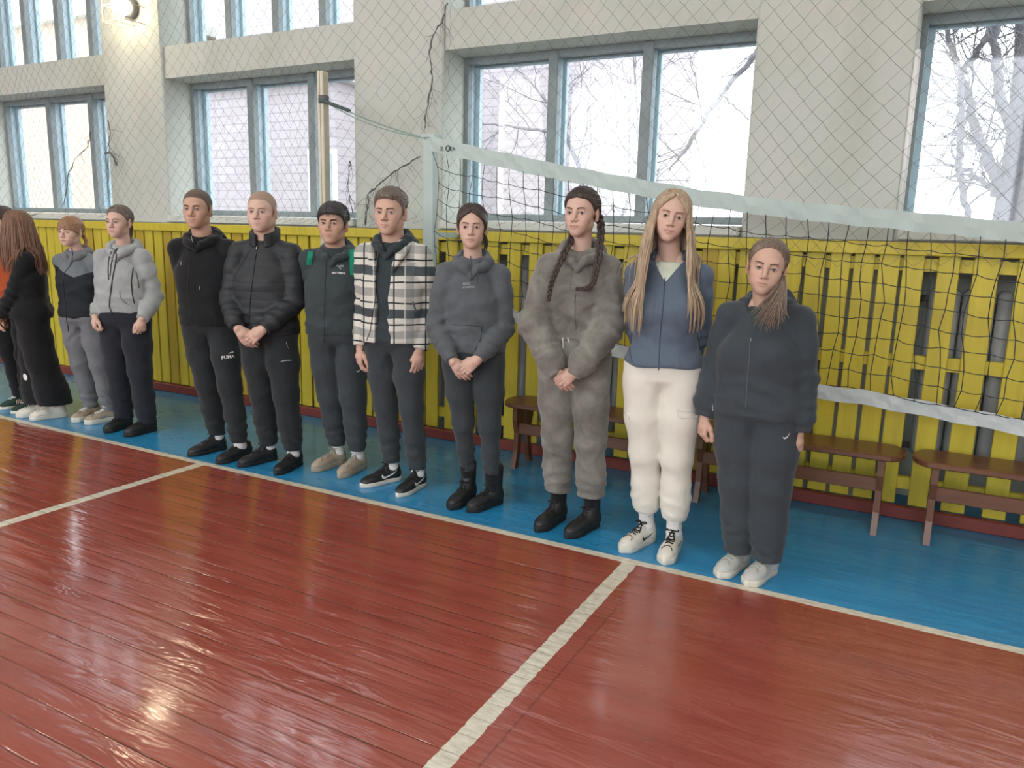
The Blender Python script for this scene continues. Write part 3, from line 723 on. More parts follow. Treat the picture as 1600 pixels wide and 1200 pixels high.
def rotz(a): c, s_ = math.cos(a), math.sin(a); return np.array([[c, -s_, 0], [s_, c, 0], [0, 0, 1.]])
def rotx(a): c, s_ = math.cos(a), math.sin(a); return np.array([[1., 0, 0], [0, c, -s_], [0, s_, c]])
def roty(a): c, s_ = math.cos(a), math.sin(a); return np.array([[c, 0, s_], [0, 1., 0], [-s_, 0, c]])
def unit(v): v = np.array(v, float); return v / (np.linalg.norm(v) + 1e-12)

# ---------------------------------------------------------------- head (front is -y, centre between the eyes and ears)
def head_field(fem, fat=1., jaw=1., sm=0.):
    h = Field((-.1, -.132, -.20), (.1, .125, .125), .0026)
    w_ = (.97 if fem else 1.) ; jw = jaw * (.90 if fem else 1.)
    h.ell((0, .014, .036), (.0745*w_, .094, .080), .0)
    h.ell((0, -.030, .002), (.063*w_, .060, .074), .03)
    h.ell((0, -.036, -.056), (.043*jw*fat, .050, .050), .03)
    h.chain([(-.047*jw*fat, .004, -.052), (-.015*jw, -.070, -.094 if not fem else -.090)], [.018, .014], .025)
    h.chain([(.047*jw*fat, .004, -.052), (.015*jw, -.070, -.094 if not fem else -.090)], [.018, .014], .025)
    h.ell((0, -.074, -.092), (.019*jw, .016, .016), .02)
    for s_ in (-1, 1):
        h.ell((s_*.042*w_, -.054, -.026), (.020*fat, .026, .022), .022)
        h.ell((s_*.028, -.062, -.056), (.022*fat, .022, .026), .02)
    h.cone((-.034, -.0815, .021), (.034, -.0815, .021), .009, .009, .018)
    for s_ in (-1, 1): h.ell((s_*.031, -.096, .001), (.0175, .0125, .0115), .012, 's')
    h.ell((0, -.077, -.064), (.029, .018, .024), .015)
    h.chain([(0, -.084, .012), (0, -.098, -.014), (0, -.108 if fem else -.111, -.033)], [.0065, .0075, .0090 if fem else .0100], .012)
    for s_ in (-1, 1):
        h.ell((s_*.0115, -.098, -.037), (.0078, .0095, .0070), .006)
        h.ell((s_*.006, -.105, -.0435), (.0035, .004, .003), .003, 's')
    for s_ in (-1, 1):      # eyelids round the eyeball, then the opening between them
        h.ell((s_*.031, -.0775, .0005), (.0150, .0142, .0125), .004)
    for s_ in (-1, 1):
        h.ell((s_*.031, -.098, -.0006), (.0132, .016, .0037), .0015, 's')
    h.chain([(-.026-sm*.4, -.083+sm*.4, -.0662+sm), (-.009, -.0935, -.0625), (0, -.0938, -.0635), (.009, -.0935, -.0625), (.026+sm*.4, -.083+sm*.4, -.0662+sm)], [.002, .0044, .0042, .0044, .002], .006)
    h.chain([(-.021, -.0845, -.0690+sm*.7), (0, -.0928, -.0728), (.021, -.0845, -.0690+sm*.7)], [.003, .0056, .003], .006)
    h.chain([(-.027-sm*.5, -.0870, -.0655+sm*1.3), (-.014, -.0955, -.0662+sm*.2), (0, -.0995, -.0668), (.014, -.0955, -.0662+sm*.2), (.027+sm*.5, -.0870, -.0655+sm*1.3)], [.0010, .0014, .0016, .0014, .0010], .003, 's')
    for s_ in (-1, 1):
        R = rotz(s_ * .35)
        h.ell((s_*.0795*w_, .010, -.004), (.0085, .0185, .031), .006, 'u', R)
        h.ell((s_*.0765*w_, .012, -.030), (.008, .010, .012), .006)
        h.ell((s_*.0885*w_, .004, .000), (.0060, .0105, .019), .003, 's', R)
    return h
def neck_into(h, base, r, fem):
    b = np.array(base); h.cone((0, .018, -.055), b, .047 if fem else .056, r, .03)

def hand_into(f, W, D, N, T, curl, side_sc=1., spread=.12, thumb=(.35, .6), sc=1.):
    """wrist W, finger direction D, palm normal N (out of the palm), T towards the thumb"""
    W = np.array(W, float); D = unit(D); N = unit(np.array(N) - D * np.dot(N, D)); T = unit(np.array(T) - D*np.dot(T, D) - N*np.dot(T, N)); q = sc
    offs = (.029, .010, -.009, -.027); lens = (.070, .078, .072, .056); kn = (.086, .090, .086, .078)
    for o, l_, kz in zip(offs, lens, kn):
        K = W + D * kz * q + T * o * q; f.cone(W + T * o * .55 * q + D * .01, K, .0135 * q, .0105 * q, .012)
    f.ell(W + D * .048 * q + N * .004, (.03*q, .03*q, .03*q), .01)
    for i, (o, l_, kz) in enumerate(zip(offs, lens, kn)):
        P = W + D * kz * q + T * o * q; ang = 0; d0 = unit(D + T * spread * (1.5 - i) * .35); pts = [P]
        for j, fr_ in enumerate((.45, .31, .24)):
            ang += curl[j] * (1 + .12 * i); d = math.cos(ang) * d0 + math.sin(ang) * N; P = P + d * l_ * fr_ * q; pts.append(P)
        f.chain(pts, [.0092*q, .0086*q, .0080*q, .0068*q], .0035)
    a, b = thumb
    p0 = W + D * .022 * q + T * .020 * q + N * .004; p1 = W + D * .052*q + T * (.030 + .025*a)*q + N * .012 * (1 + b); p2 = p1 + unit(D * .8 + T * a * .5 + N * .35 * b) * .034 * q; p3 = p2 + unit(D + N * .5 * b - T * .1) * .026 * q
    f.chain([p0, p1, p2, p3], [.0150*q, .0125*q, .0105*q, .0082*q], .009)

# ---------------------------------------------------------------- materials for people
def skin_mat(name, c, lip=(.40, .19, .165)):
    t = NT(name); at_ = t.n('ShaderNodeAttribute'); at_.attribute_name = 'tint'; co = t.coord()
    f = t.noise(co, 40, 3); base = t.mix(f, tuple(v*.95 for v in c[:3])+(1,), c)
    s_ = t.n('ShaderNodeSeparateColor'); t.l(at_.outputs['Color'], s_.inputs[0])
    cc = t.mix(s_.outputs[0], base, (*lip, 1)); cc = t.mix(s_.outputs[1], cc, (c[0]*.92, c[1]*.74, c[2]*.70, 1)); cc = t.mix(s_.outputs[2], cc, (.10, .07, .055, 1))
    t.set(color=cc, rough=.52, spec=.35); t.b.inputs['Subsurface Weight'].default_value = .04; t.b.inputs['Subsurface Radius'].default_value = (.01, .004, .002)
    t.b.inputs['Subsurface Scale'].default_value = 1.; return t.m
def hair_mat(name, c, c2=None, st=(90, 90, 6)):
    t = NT(name); co = t.coord(); c2 = c2 or tuple(min(1, v * 1.7) for v in c[:3]) + (1,)
    f = t.noise(t.mapping(co, st), 1.6, 3, .6)
    t.set(color=t.ramp(f, [(.3, c), (.72, c2)]), rough=.5, spec=.4); t.bump(f, .5, .004); return t.m
M_EYE = simple('eye_white', srgb(186, 178, 174), .35); M_LASH = simple('dark_lash', srgb(50, 38, 34), .7)
def iris_mat(c): return simple('iris', c, .15, .8)
M_IRIS_D = iris_mat(srgb(48, 36, 30)); M_IRIS_L = iris_mat(srgb(66, 76, 80))

class Person:
    def __init__(s, c):
        s.c = c; c.setdefault('fem', False); c.setdefault('fat', 1.); H = s.H = c['H']; s.k = H / 1.75; fem = c['fem']
        ft = [(ground(a, b), ground(e, g_)) for a, b, e, g_ in c['feet']]      # toe, heel (subject's right first)
        if 'feetw' in c: ft = [tuple(np.array([*q, 0.]) for q in w_) for w_ in c['feetw']]
        s.org = sum(a + b for a, b in ft) / 4; s.T = math.radians(c['T']); s.R = rotz(s.T)
        s.root = empty(c.get('name', 'person'), tuple(s.org), s.T); tag(s.root, c['label'], 'person')
        s.ft = [(s.L(a), s.L(b)) for a, b in ft]; s.parts = {}; s.hits = []
        lw = at(*c['top'], s.org[1]); lw[2] = 0; l_ = s.L(lw + np.array([0, 0, 0])); s.lean = np.array([l_[0], c.get('ly', .0), 0.])
    def L(s, p): return s.R.T @ (np.array(p, float) - s.org)
    def Wd(s, p): return s.R @ np.array(p, float) + s.org
    def off(s, z): return s.lean * min(1., max(0., z / s.H))          # body lean at height z
    def add(s, name, V, Q, mat, parent=None, hit=True, smooth=True):
        o = meshobj(name, V, Q, mat, parent or s.root, smooth); s.parts.setdefault(name, o)
        if hit: s.hits.append((V, Q))
        return o
    def px(s, x, y, yl):
        """picture point at local depth yl in front of (-) / behind the body axis"""
        d = s.R.T @ ray(x, y); o = s.L(CAM); return o + d * ((yl - o[1]) / d[1])
    # ---- skeleton
    def joints(s):
        c, k, H = s.c, s.k, s.H; fem = c['fem']; J = {}
        sw = c.get('sw', .150 if fem else .168) * k; hw = c.get('hw', .085 if fem else .082) * k
        zs = c.get('zs', .788) * H; s.zs = zs; s.nb = c.get('nb', .834) * H
        zp = c.get('crotch', .485) * H; s.zp = zp
        for i, sg in ((0, -1), (1, 1)):
            toe, heel = s.ft[i]; d = unit(toe - heel); an = heel + d * .065; an[2] = .085; J['ank', i] = an
            J['hip', i] = s.off(zp) + np.array([sg*hw, .0, zp + .03]); J['sh', i] = s.off(zs) + np.array([sg*sw, .012, zs - (.006 if fem else 0)])
            kn = (J['hip', i] + an) / 2 + np.array([0, -.018, .015]); J['knee', i] = kn
            arm = c['arms'][i]; L1, L2 = .172 * H, .148 * H; S = J['sh', i]
            if arm[0] == 'back': W = s.off(.5*H) + np.array([sg * .05, .135, .485 * H]); pole = np.array([sg * 1., .35, 0])
            elif arm[1] is None: W = np.array(arm[2], float); pole = np.array([sg * .8, .8, -.2])
            else: W = s.px(*arm[1:3], arm[3]); pole = np.array([sg * (.85 if arm[0] == 'clasp' else .18), 1. if arm[0] != 'clasp' else .8, -.2])
            if len(arm) > 4: pole = np.array(arm[4])
            v = W - S; dist = np.linalg.norm(v); mx_ = (L1 + L2) * .995
            if dist > mx_: W = S + v / dist * mx_; v = W - S; dist = mx_
            u = v / dist; a = (L1**2 - L2**2 + dist**2) / (2 * dist); hh = math.sqrt(max(L1**2 - a**2, 0)); pp = unit(pole - u * (pole @ u))
            J['elb', i] = S + u * a + pp * hh; J['wr', i] = W
        s.J = J; s.sw = sw; s.hw = hw
    # ---- body: head, neck, trunk, limbs and hands in one mesh
    def body(s):
        c, J, k = s.c, s.J, s.k; fem = c['fem']; hs = c.get('hs', 1.)*(.98 if fem else 1.06); s.hs = hs
        htop = s.L(at(*c['top'], s.org[1] + .0))[2] - c.get('hair_t', .012)
        yaw = math.radians(c['hyaw']); s.HR = rotz(yaw - s.T) @ roty(math.radians(c.get('tilt', 0))) @ rotx(math.radians(c.get('pitch', 0)))
        cc = s.off(s.H) + np.array([0, -.015 + c.get('hy', 0), htop - .115 * hs]); s.HC = cc
        hf = head_field(fem, c.get('face', 1.), c.get('jaw', 1.), c.get('smile', 0.)); s.hf = hf
        nb = s.off(s.nb) + np.array([0, .03, s.nb - .03]); nl = s.HR.T @ (nb - cc) / hs
        neck_into(hf, nl, (.052 if fem else .060) * c.get('neck', 1.), fem)
        V, Q = hf.mesh(1)
        # tint: lips, cheeks, shaved scalp
        tint = np.zeros((len(V), 4)); tint[:, 3] = 1
        sm_ = c.get('smile', 0.); lipd = np.sqrt((V[:, 0]/(.027+sm_*.5))**2 + ((V[:, 2]+.0675-sm_*1.0*(V[:, 0]/.026)**2)/.0105)**2); tint[:, 0] = np.clip((1.06 - lipd) * 4, 0, 1) * (V[:, 1] < -.076) * c.get('lips', .55 if fem else .38)
        for sg in (-1, 1): tint[:, 1] += .35 * np.exp(-(((V[:, 0]-sg*.045)/.02)**2 + ((V[:, 2]+.035)/.02)**2)) * (V[:, 1] < -.03)
        tint[:, 1] += .25 * np.exp(-((V[:, 0]/.012)**2 + ((V[:, 2]+.036)/.012)**2)) * (V[:, 1] < -.09) + .3 * (np.abs(V[:, 0]) > .079)
        if 'stubble' in c: tint[:, 2] = c['stubble'] * np.exp(-(((V[:, 2]+.075)/.03)**2)) * (V[:, 1] < -.0) * np.clip((np.abs(V[:, 2]+.0675)-.008)*300, 0, 1)
        VV = [V * hs @ s.HR.T + cc]; QQ = [Q]; TT = [tint]; nv = len(V)
        # hidden trunk and limbs
        b = Field(s.off(s.H) * 0 + np.array([-.5, -.35, .04]), (.5, .35, s.H * .9), .016)
        o = s.off
        b.loft([(s.zp, .12, .075, *o(s.zp)[:2]), (s.H*.6, .11, .07, *o(s.H*.6)[:2]), (s.H*.72, .12, .075, *o(s.H*.72)[:2]), (s.zs, .10, .06, *o(s.zs)[:2])], .03)
        b.cone(o(s.zs) + np.array([0, .02, s.zs - .05]), nb, .05, .045, .02)
        for sg in (-1, 1): b.cone(nb + np.array([sg*.02, 0, .03]), o(s.zs) + np.array([sg*.11, .012, s.zs + .0]), .035, .028, .03)
        for i in (0, 1):
            b.chain([J['sh', i], J['elb', i], J['wr', i]], [.035, .03, .024], .03)
            b.chain([J['hip', i], J['knee', i], J['ank', i] + np.array([0, 0, .0])], [.055, .042, .033], .03)
        v2, q2 = b.mesh(1); VV.append(v2); QQ.append(q2 + nv); nv += len(v2); TT.append(np.tile([0, 0, 0, 1.], (len(v2), 1)))
        # hands
        for i, sg in ((0, -1), (1, 1)):
            arm = c['arms'][i]
            if arm[0] == 'none': continue
            Wp = J['wr', i]; fd = unit(Wp - J['elb', i]); f = Field(Wp - .17, Wp + .17, .003)
            hsc = c.get('hand', .93 if fem else 1.04)
            f.cone(Wp - fd * .05, Wp + fd * .01, .027 * hsc, .023 * hsc, .012)
            if arm[0] == 'side':
                D = unit(fd * .35 + np.array([0, -.12, -1])); hand_into(f, Wp, D, (-sg*.75, .66, 0), (-sg*.66, -.75, 0), c.get('curl', (.45, .55, .35)), sc=hsc, thumb=(.15, .8))
            elif arm[0] == 'back': hand_into(f, Wp, (-sg*.9, .1, -.5), (0, 1, 0), (0, -.2, 1), (.4, .5, .3), sc=hsc)
            elif arm[0] == 'clasp':
                top = c.get('over', 0) == i
                if top: hand_into(f, Wp, (-sg*.80, -.10, -.62), (0, .93, -.2), (-sg*.35, -.1, .7), (.30, .55, .45), sc=hsc, thumb=(.2, .5), spread=.05)
                else: hand_into(f, Wp, (-sg*.62, -.02, -.80), (0, .98, -.1), (-sg*.6, 0, .5), (.30, .35, .3), sc=hsc, thumb=(.1, .6), spread=.05)
            v3, q3 = f.mesh(1); VV.append(v3); QQ.append(q3 + nv); nv += len(v3); tt = np.tile([0, .12, 0, 1.], (len(v3), 1)); TT.append(tt)
        V = np.vstack(VV); Q = np.vstack(QQ); T_ = np.vstack(TT)
        s.body_o = s.add('body', V, Q, c['skin'])
        at_ = s.body_o.data.attributes.new('tint', 'FLOAT_COLOR', 'POINT'); at_.data.foreach_set('color', T_.astype(f32).ravel())
        s.face()
    def hp(s, p): return s.HR @ (np.array(p, float) * s.hs) + s.HC        # head frame -> local
    def face(s):
        c = s.c; hf = s.hf; ir = c.get('iris', M_IRIS_D)
        for sg in (-1, 1):
            # eyeball
            C = np.array([sg*.031, -.0778, .0]); r = .0133; V = []; F = []; nu, nv = 16, 12
            gz = c.get('gaze', 0.); gx = math.sin(math.radians(gz))
            ax = unit([gx, -1, c.get('gup', 0.)]); a1 = unit(np.cross(ax, [0, 0, 1])); a2 = np.cross(a1, ax); mi = []
            for j in range(nv + 1):
                th = math.pi * j / nv
                for i in range(nu):
                    a = 2*math.pi*i/nu; V.append(s.hp(C + r * (math.cos(th)*ax + math.sin(th)*(math.cos(a)*a1 + math.sin(a)*a2))))
            for j in range(nv):
                for i in range(nu): F.append((j*nu+i, j*nu+(i+1) % nu, (j+1)*nu+(i+1) % nu, (j+1)*nu+i)); mi.append(1 if j < 2 else 0)
            o = meshobj('eye', V, F, [M_EYE, ir], s.body_o); o.data.polygons.foreach_set('material_index', mi)
            mb = MB(); P = []
            for q in np.linspace(-1, 1, 9):
                p = np.array([sg*.031 + q*.0145, -.095, .0050*(1-q*q) - .0005 + .0012*sg*q]); P.append(s.hp(hf.snap(p, .0006)))
            mb.tube(P, np.array([.0007, .0012, .0015, .0017, .0018, .0017, .0015, .0012, .0007]) * c.get('lash', 1.), 5)
            mb.build('eyelash', M_LASH, s.body_o, True)
            mb = MB(); P = []; br = c.get('brow', 1.)
            for q in np.linspace(0, 1, 9):
                p = np.array([sg*(.0125 + q*.037), -.10 + .02*q*q, .0175 + .0075*math.sin(min(q*1.25, 1.)*math.pi*.62) - .003*q + c.get('browz', -.0008 if c['fem'] else -.0035)]); P.append(s.hp(hf.snap(p, .0004)))
            mb.tube(P, np.array([.0018, .0028, .0032, .0032, .003, .0027, .0022, .0016, .0008]) * br, 6)
            mb.build('eyebrow', c['browm'], s.body_o, True)
# ---------------------------------------------------------------- clothes
def top_garment(s, name, mat, g, parent=None, keep=True):
    """g: chest/waist/hem (half width, half depth), hemz, sleeves (shoulder, elbow, wrist radii)"""
    k, H, o, J = s.k, s.H, s.off, s.J; zs, nb = s.zs, s.nb
    F = Field((-.46, -.36, min([g['hemz'] * H] + ([min(J['wr', 0][2], J['wr', 1][2]) - .06] if g['sleeve'][0] > 0 else [])) - .05), (.46, .34, nb + .10), g.get('res', .0068))
    ca, cb = g['chest']; wa, wb = g['waist']; ha, hb = g['hem']; hz = g['hemz'] * H; sh = g.get('shw', s.sw - .02); e = g.get('infl', 0.)
    cy = g.get('cy', .0); bust = g.get('bust', 0.)
    R = [(nb + g.get('ntop', .0), .062 + e, .060 + e, 0, .022), (nb - .025, .078 + e, .070 + e, 0, .018), (zs + .018, sh*.66, .080 + e, 0, .012),
         (zs - .045, sh, .098 + e, 0, .006), (zs - .16*k, ca, cb, 0, cy - bust*.3), (zs - .36*k, wa, wb, 0, cy)]
    if g.get('band', True):
        R += [(hz + .075, ha, hb, 0, cy), (hz + .045, ha - .002, hb - .002, 0, cy), (hz, ha - .007, hb - .006, 0, cy)]
    else: R += [(hz + .05, ha, hb, 0, cy), (hz, ha, hb, 0, cy)]
    R = [(z, a, b, cx + o(z)[0], y + o(z)[1]) for z, a, b, cx, y in R]
    F.loft(R, .02, g.get('n', 2.3), .012); FT = F; FA = like(F)
    if bust:
        for sg in (-1, 1): F.ell(o(zs) + np.array([sg*.075*k, -cb*.62, zs - .17*k]), (.085*k, .07*k, .085*k), .05)
    sr, er, wr = g['sleeve']
    if sr > 0:
        for i, sg in ((0, -1), (1, 1)):
            S, E_, W = J['sh', i], J['elb', i], J['wr', i]; fd = unit(W - E_); up = unit(E_ - S)
            inn = o(zs) + np.array([sg*.050, .018, nb - .030])
            F.cone(inn, S + np.array([0, 0, -.004]), .040 + e, sr * .90, .03); F = FA
            F.chain([S, S + up * .10, E_, E_ + fd * .09], [sr * .86, sr * .98, er, er * g.get('fore', .95)], .022)
            sl = g.get('slen', .0); W2 = W + fd * sl
            if g.get('cuff', True):
                F.chain([E_ + fd * .09, W2 - fd * .075], [er * g.get('fore', .95), (er * g.get('fore', .95) + wr) / 2 + g.get('puff', .006)], .02)
                F.chain([W2 - fd * .075, W2 - fd * .052], [(er*g.get('fore', .95) + wr) / 2 + g.get('puff', .006), wr], .012)
                F.chain([W2 - fd * .052, W2], [wr, wr * .96], .006)
            else: F.chain([E_ + fd * .09, W2], [er * g.get('fore', .95), wr], .02)
            F = FT
            # cut the sleeve end flat
            def fn(X, Y, Z, W2=W2, fd=fd):
                d1 = (X-W2[0])*fd[0] + (Y-W2[1])*fd[1] + (Z-W2[2])*fd[2]; r_ = np.sqrt(np.maximum((X-W2[0])**2 + (Y-W2[1])**2 + (Z-W2[2])**2 - d1**2, 0))
                return np.maximum(np.maximum(-d1, d1 - .07), r_ - .075)
            if s.c['arms'][i][0] != 'back': FA.put(fn, W2 - .08, W2 + .08, .004, 's')
    if sr > 0: F.F = sminf(F.F, FA.F, g.get('armk', .014))
    for q in g.get('extra', ()): q(F, s)
    Z = []; A = g.get('fold', .006) * 1.0
    for i, sg in ((0, -1), (1, 1)):
        S, E_, W = J['sh', i], J['elb', i], J['wr', i]; fd = unit(W - E_); up = unit(E_ - S)
        Z.append((E_, (.10, .10, .10), fd + up * .5, 95, A * 1.3)); Z.append((W - fd * .09, (.07, .07, .08), fd + np.array([.2*sg, 0, 0]), 130, A * 1.1)); Z.append((E_ * .6 + W * .4, (.07, .07, .09), fd * .7 + np.array([.5*sg, -.5, 0]), 80, A * .8))
        Z.append(((S + E_) / 2, (.08, .08, .12), up + np.array([0, .6*sg, 0]), 60, A * .7))
        Z.append((S + np.array([-sg*.04, -.04, -.10]), (.08, .08, .10), (sg*.8, 0, 1), 70, A * .9))
    zm = (zs - .36*k + hz) / 2
    Z.append((o(zm) + np.array([0, 0, hz + .11]), (.25, .25, .09), (.2, .1, 1), 75, A * 1.0)); Z.append((o(zm) + np.array([0, -.05, zm]), (.22, .2, .14), (.7, 0, 1), 45, A * .8))
    Z.append((o(zm) + np.array([.05, -.08, zs - .22*k]), (.14, .14, .12), (-.6, 0, 1), 48, A * .6))
    Z += g.get('zones', [])
    F.warp(Z, g.get('base', .0022), g.get('seed', int(H * 1000)))
    V, Q = F.mesh(1); ob = s.add(name, V, Q, mat, parent)
    s.hemz = hz
    if keep: s.top = F; s.topn = name
    return ob, F
def hood_part(s, mat, parent, sc=1., up=.02, bag=1., name='hood', front=1., gap=158):
    nb = s.nb; o = s.off(nb); F = Field((-.22, -.2, nb - .22), (.22, .26, nb + .17), .0062); P = []; R = []
    for a in np.linspace(-gap, gap, 23):
        t_ = math.radians(a); w_ = (1 + math.cos(t_)) / 2    # 1 at the back
        P.append(o + np.array([.083 * sc * math.sin(t_), .012 + .082 * sc * math.cos(t_) - .012 * (1 - w_), nb - .052*front + (.075 + up) * w_ ** .8 - .004])); R.append(.020 + .020 * w_ * sc)
    F.chain(P, R, .015)
    F.ell(o + np.array([0, .112 * sc, nb - .030]), (.112 * sc * bag, .060 * bag, .090 * bag), .03)
    F.chain([P[0], P[0] + np.array([.03, -.012, -.045])], [.018, .010], .02); F.chain([P[-1], P[-1] + np.array([-.03, -.012, -.045])], [.018, .010], .02)
    F.ell(o + np.array([0, .025, nb + .07 + up]), (.060 * sc, .066 * sc, .11), .02, 's')
    F.warp([(o + np.array([0, .05, nb]), (.16, .16, .12), (0, .5, 1), 90, .006)], .0025, int(s.H * 777))
    V, Q = F.mesh(1); return s.add(name, V, Q, mat, parent)
def collar_part(s, mat, parent, h=.06, r=.078, thick=.013, gap=20, name='collar', drop=.03, tilt=.02):
    nb = s.nb; o = s.off(nb); F = Field((-.15, -.15, nb - .10), (.15, .17, nb + .15), .0055)
    for lev in np.linspace(0, 1, max(2, int(h / .014))):
        P = []
        for a in np.linspace(-180 + gap, 180 - gap, 21):
            t_ = math.radians(a); w_ = (1 + math.cos(t_)) / 2
            P.append(o + np.array([(r + .002*lev) * math.sin(t_), .015 + r * math.cos(t_), nb - drop * (1 - w_) + tilt * w_ - .01 + h * lev]))
        F.chain(P, [thick] * len(P), .006)
    F.warp([], .0015, 3); V, Q = F.mesh(1); return s.add(name, V, Q, mat, parent)
def trousers(s, mat, p, name='trousers'):
    k, H, o, J = s.k, s.H, s.off, s.J; zw = p.get('waist', .60) * H; zp = s.zp; ze = p.get('ze', .10); R = p['r']
    F = Field((-.34, -.30, min(ze, .1) - .06), (.34, .30, zw + .05), .0068); wa, wb = p['wz']; ha, hb = p['hz']
    F.loft([(zw, wa, wb, o(zw)[0], o(zw)[1]), ((zw + zp) / 2, ha, hb, *o(zp)[:2]), (zp + .03, ha * .98, hb * .93, *o(zp)[:2]), (zp - .02, ha*.84, hb * .55, *o(zp)[:2])], .02, 2.5, .02)
    zn = []; legs = []
    for i, sg in ((0, -1), (1, 1)):
        FM = F; F = like(FM); legs.append(F)
        h_, kn, an = J['hip', i], J['knee', i], J['ank', i].copy(); E_ = an.copy(); v = unit(kn - an); E_ = an + v * max(0, (ze - an[2]) / max(v[2], .5)); E_[2] = ze
        E_ = E_ + np.array([0, p.get('hemy', 0.), 0])
        P = [h_ + np.array([0, 0, -.03]), h_ * .5 + kn * .5, kn, kn * .5 + E_ * .5, E_ + unit(kn - E_) * .10, E_]
        if p.get('jog', False):
            F.chain(P[:5], [R[0], R[1], R[2], R[3], R[4]], .03); F.chain([P[4], E_ + unit(kn - E_) * .045], [R[4], R[4] * .92], .012)
            F.chain([E_ + unit(kn - E_) * .045, E_], [R[5], R[5]], .010)
        else: F.chain(P, R, .03)
        def fn(X, Y, Z, E_=E_): return np.maximum(np.maximum(Z - E_[2], E_[2] - .12 - Z), np.sqrt((X-E_[0])**2 + (Y-E_[1])**2) - .14) + 0 * X
        F.put(fn, (E_[0] - .1, E_[1] - .1, E_[2] - .12), (E_[0] + .1, E_[1] + .1, E_[2]), .004, 's')
        A = p.get('fold', .006) * .72
        zn += [(kn + np.array([0, 0, .0]), (.10, .10, .10), (sg*.5, .2, 1), 84, A * .8), (E_ + np.array([0, 0, .10]), (.10, .10, .10), (.25*sg, .2, 1), p.get('af', 105), A * p.get('aa', 1.3)),
               (h_ + np.array([-sg*.04, -.05, -.10]), (.10, .10, .12), (sg, 0, .8), 60, A * .8), (kn * .5 + E_ * .5, (.09, .09, .12), (sg*.5, 0, 1), 48, A * .8), (h_*.5 + kn*.5, (.1, .1, .14), (sg*.8, 0, .7), 38, A * .7)]
        for q in p.get('extra', ()): q(F, s, i, sg, P)
        F = FM
    F.F = sminf(F.F, sminf(legs[0].F, legs[1].F, .004), .022)
    zc_ = getattr(s, 'hemz', 9.) + .014; F.F[:] = smaxf(F.F, np.broadcast_to((F.ax[2] - zc_)[None, None, :], F.F.shape), .006)
    for Tp in ():
        a = np.round((Tp.lo - F.lo) / F.h).astype(int); lo_ = np.maximum(a, 0); hi_ = np.minimum(a + Tp.n, F.n)
        if (hi_ > lo_).all():
            A_ = tuple(slice(lo_[q], hi_[q]) for q in range(3)); B_ = tuple(slice(lo_[q] - a[q], hi_[q] - a[q]) for q in range(3)); F.F[A_] = np.maximum(F.F[A_], -Tp.F[B_] - .001)
    F.warp(zn, p.get('base', .0018), int(s.H * 555) + 1); V, Q = F.mesh(1); s.pants = F
    return s.add(name, V, Q, mat)
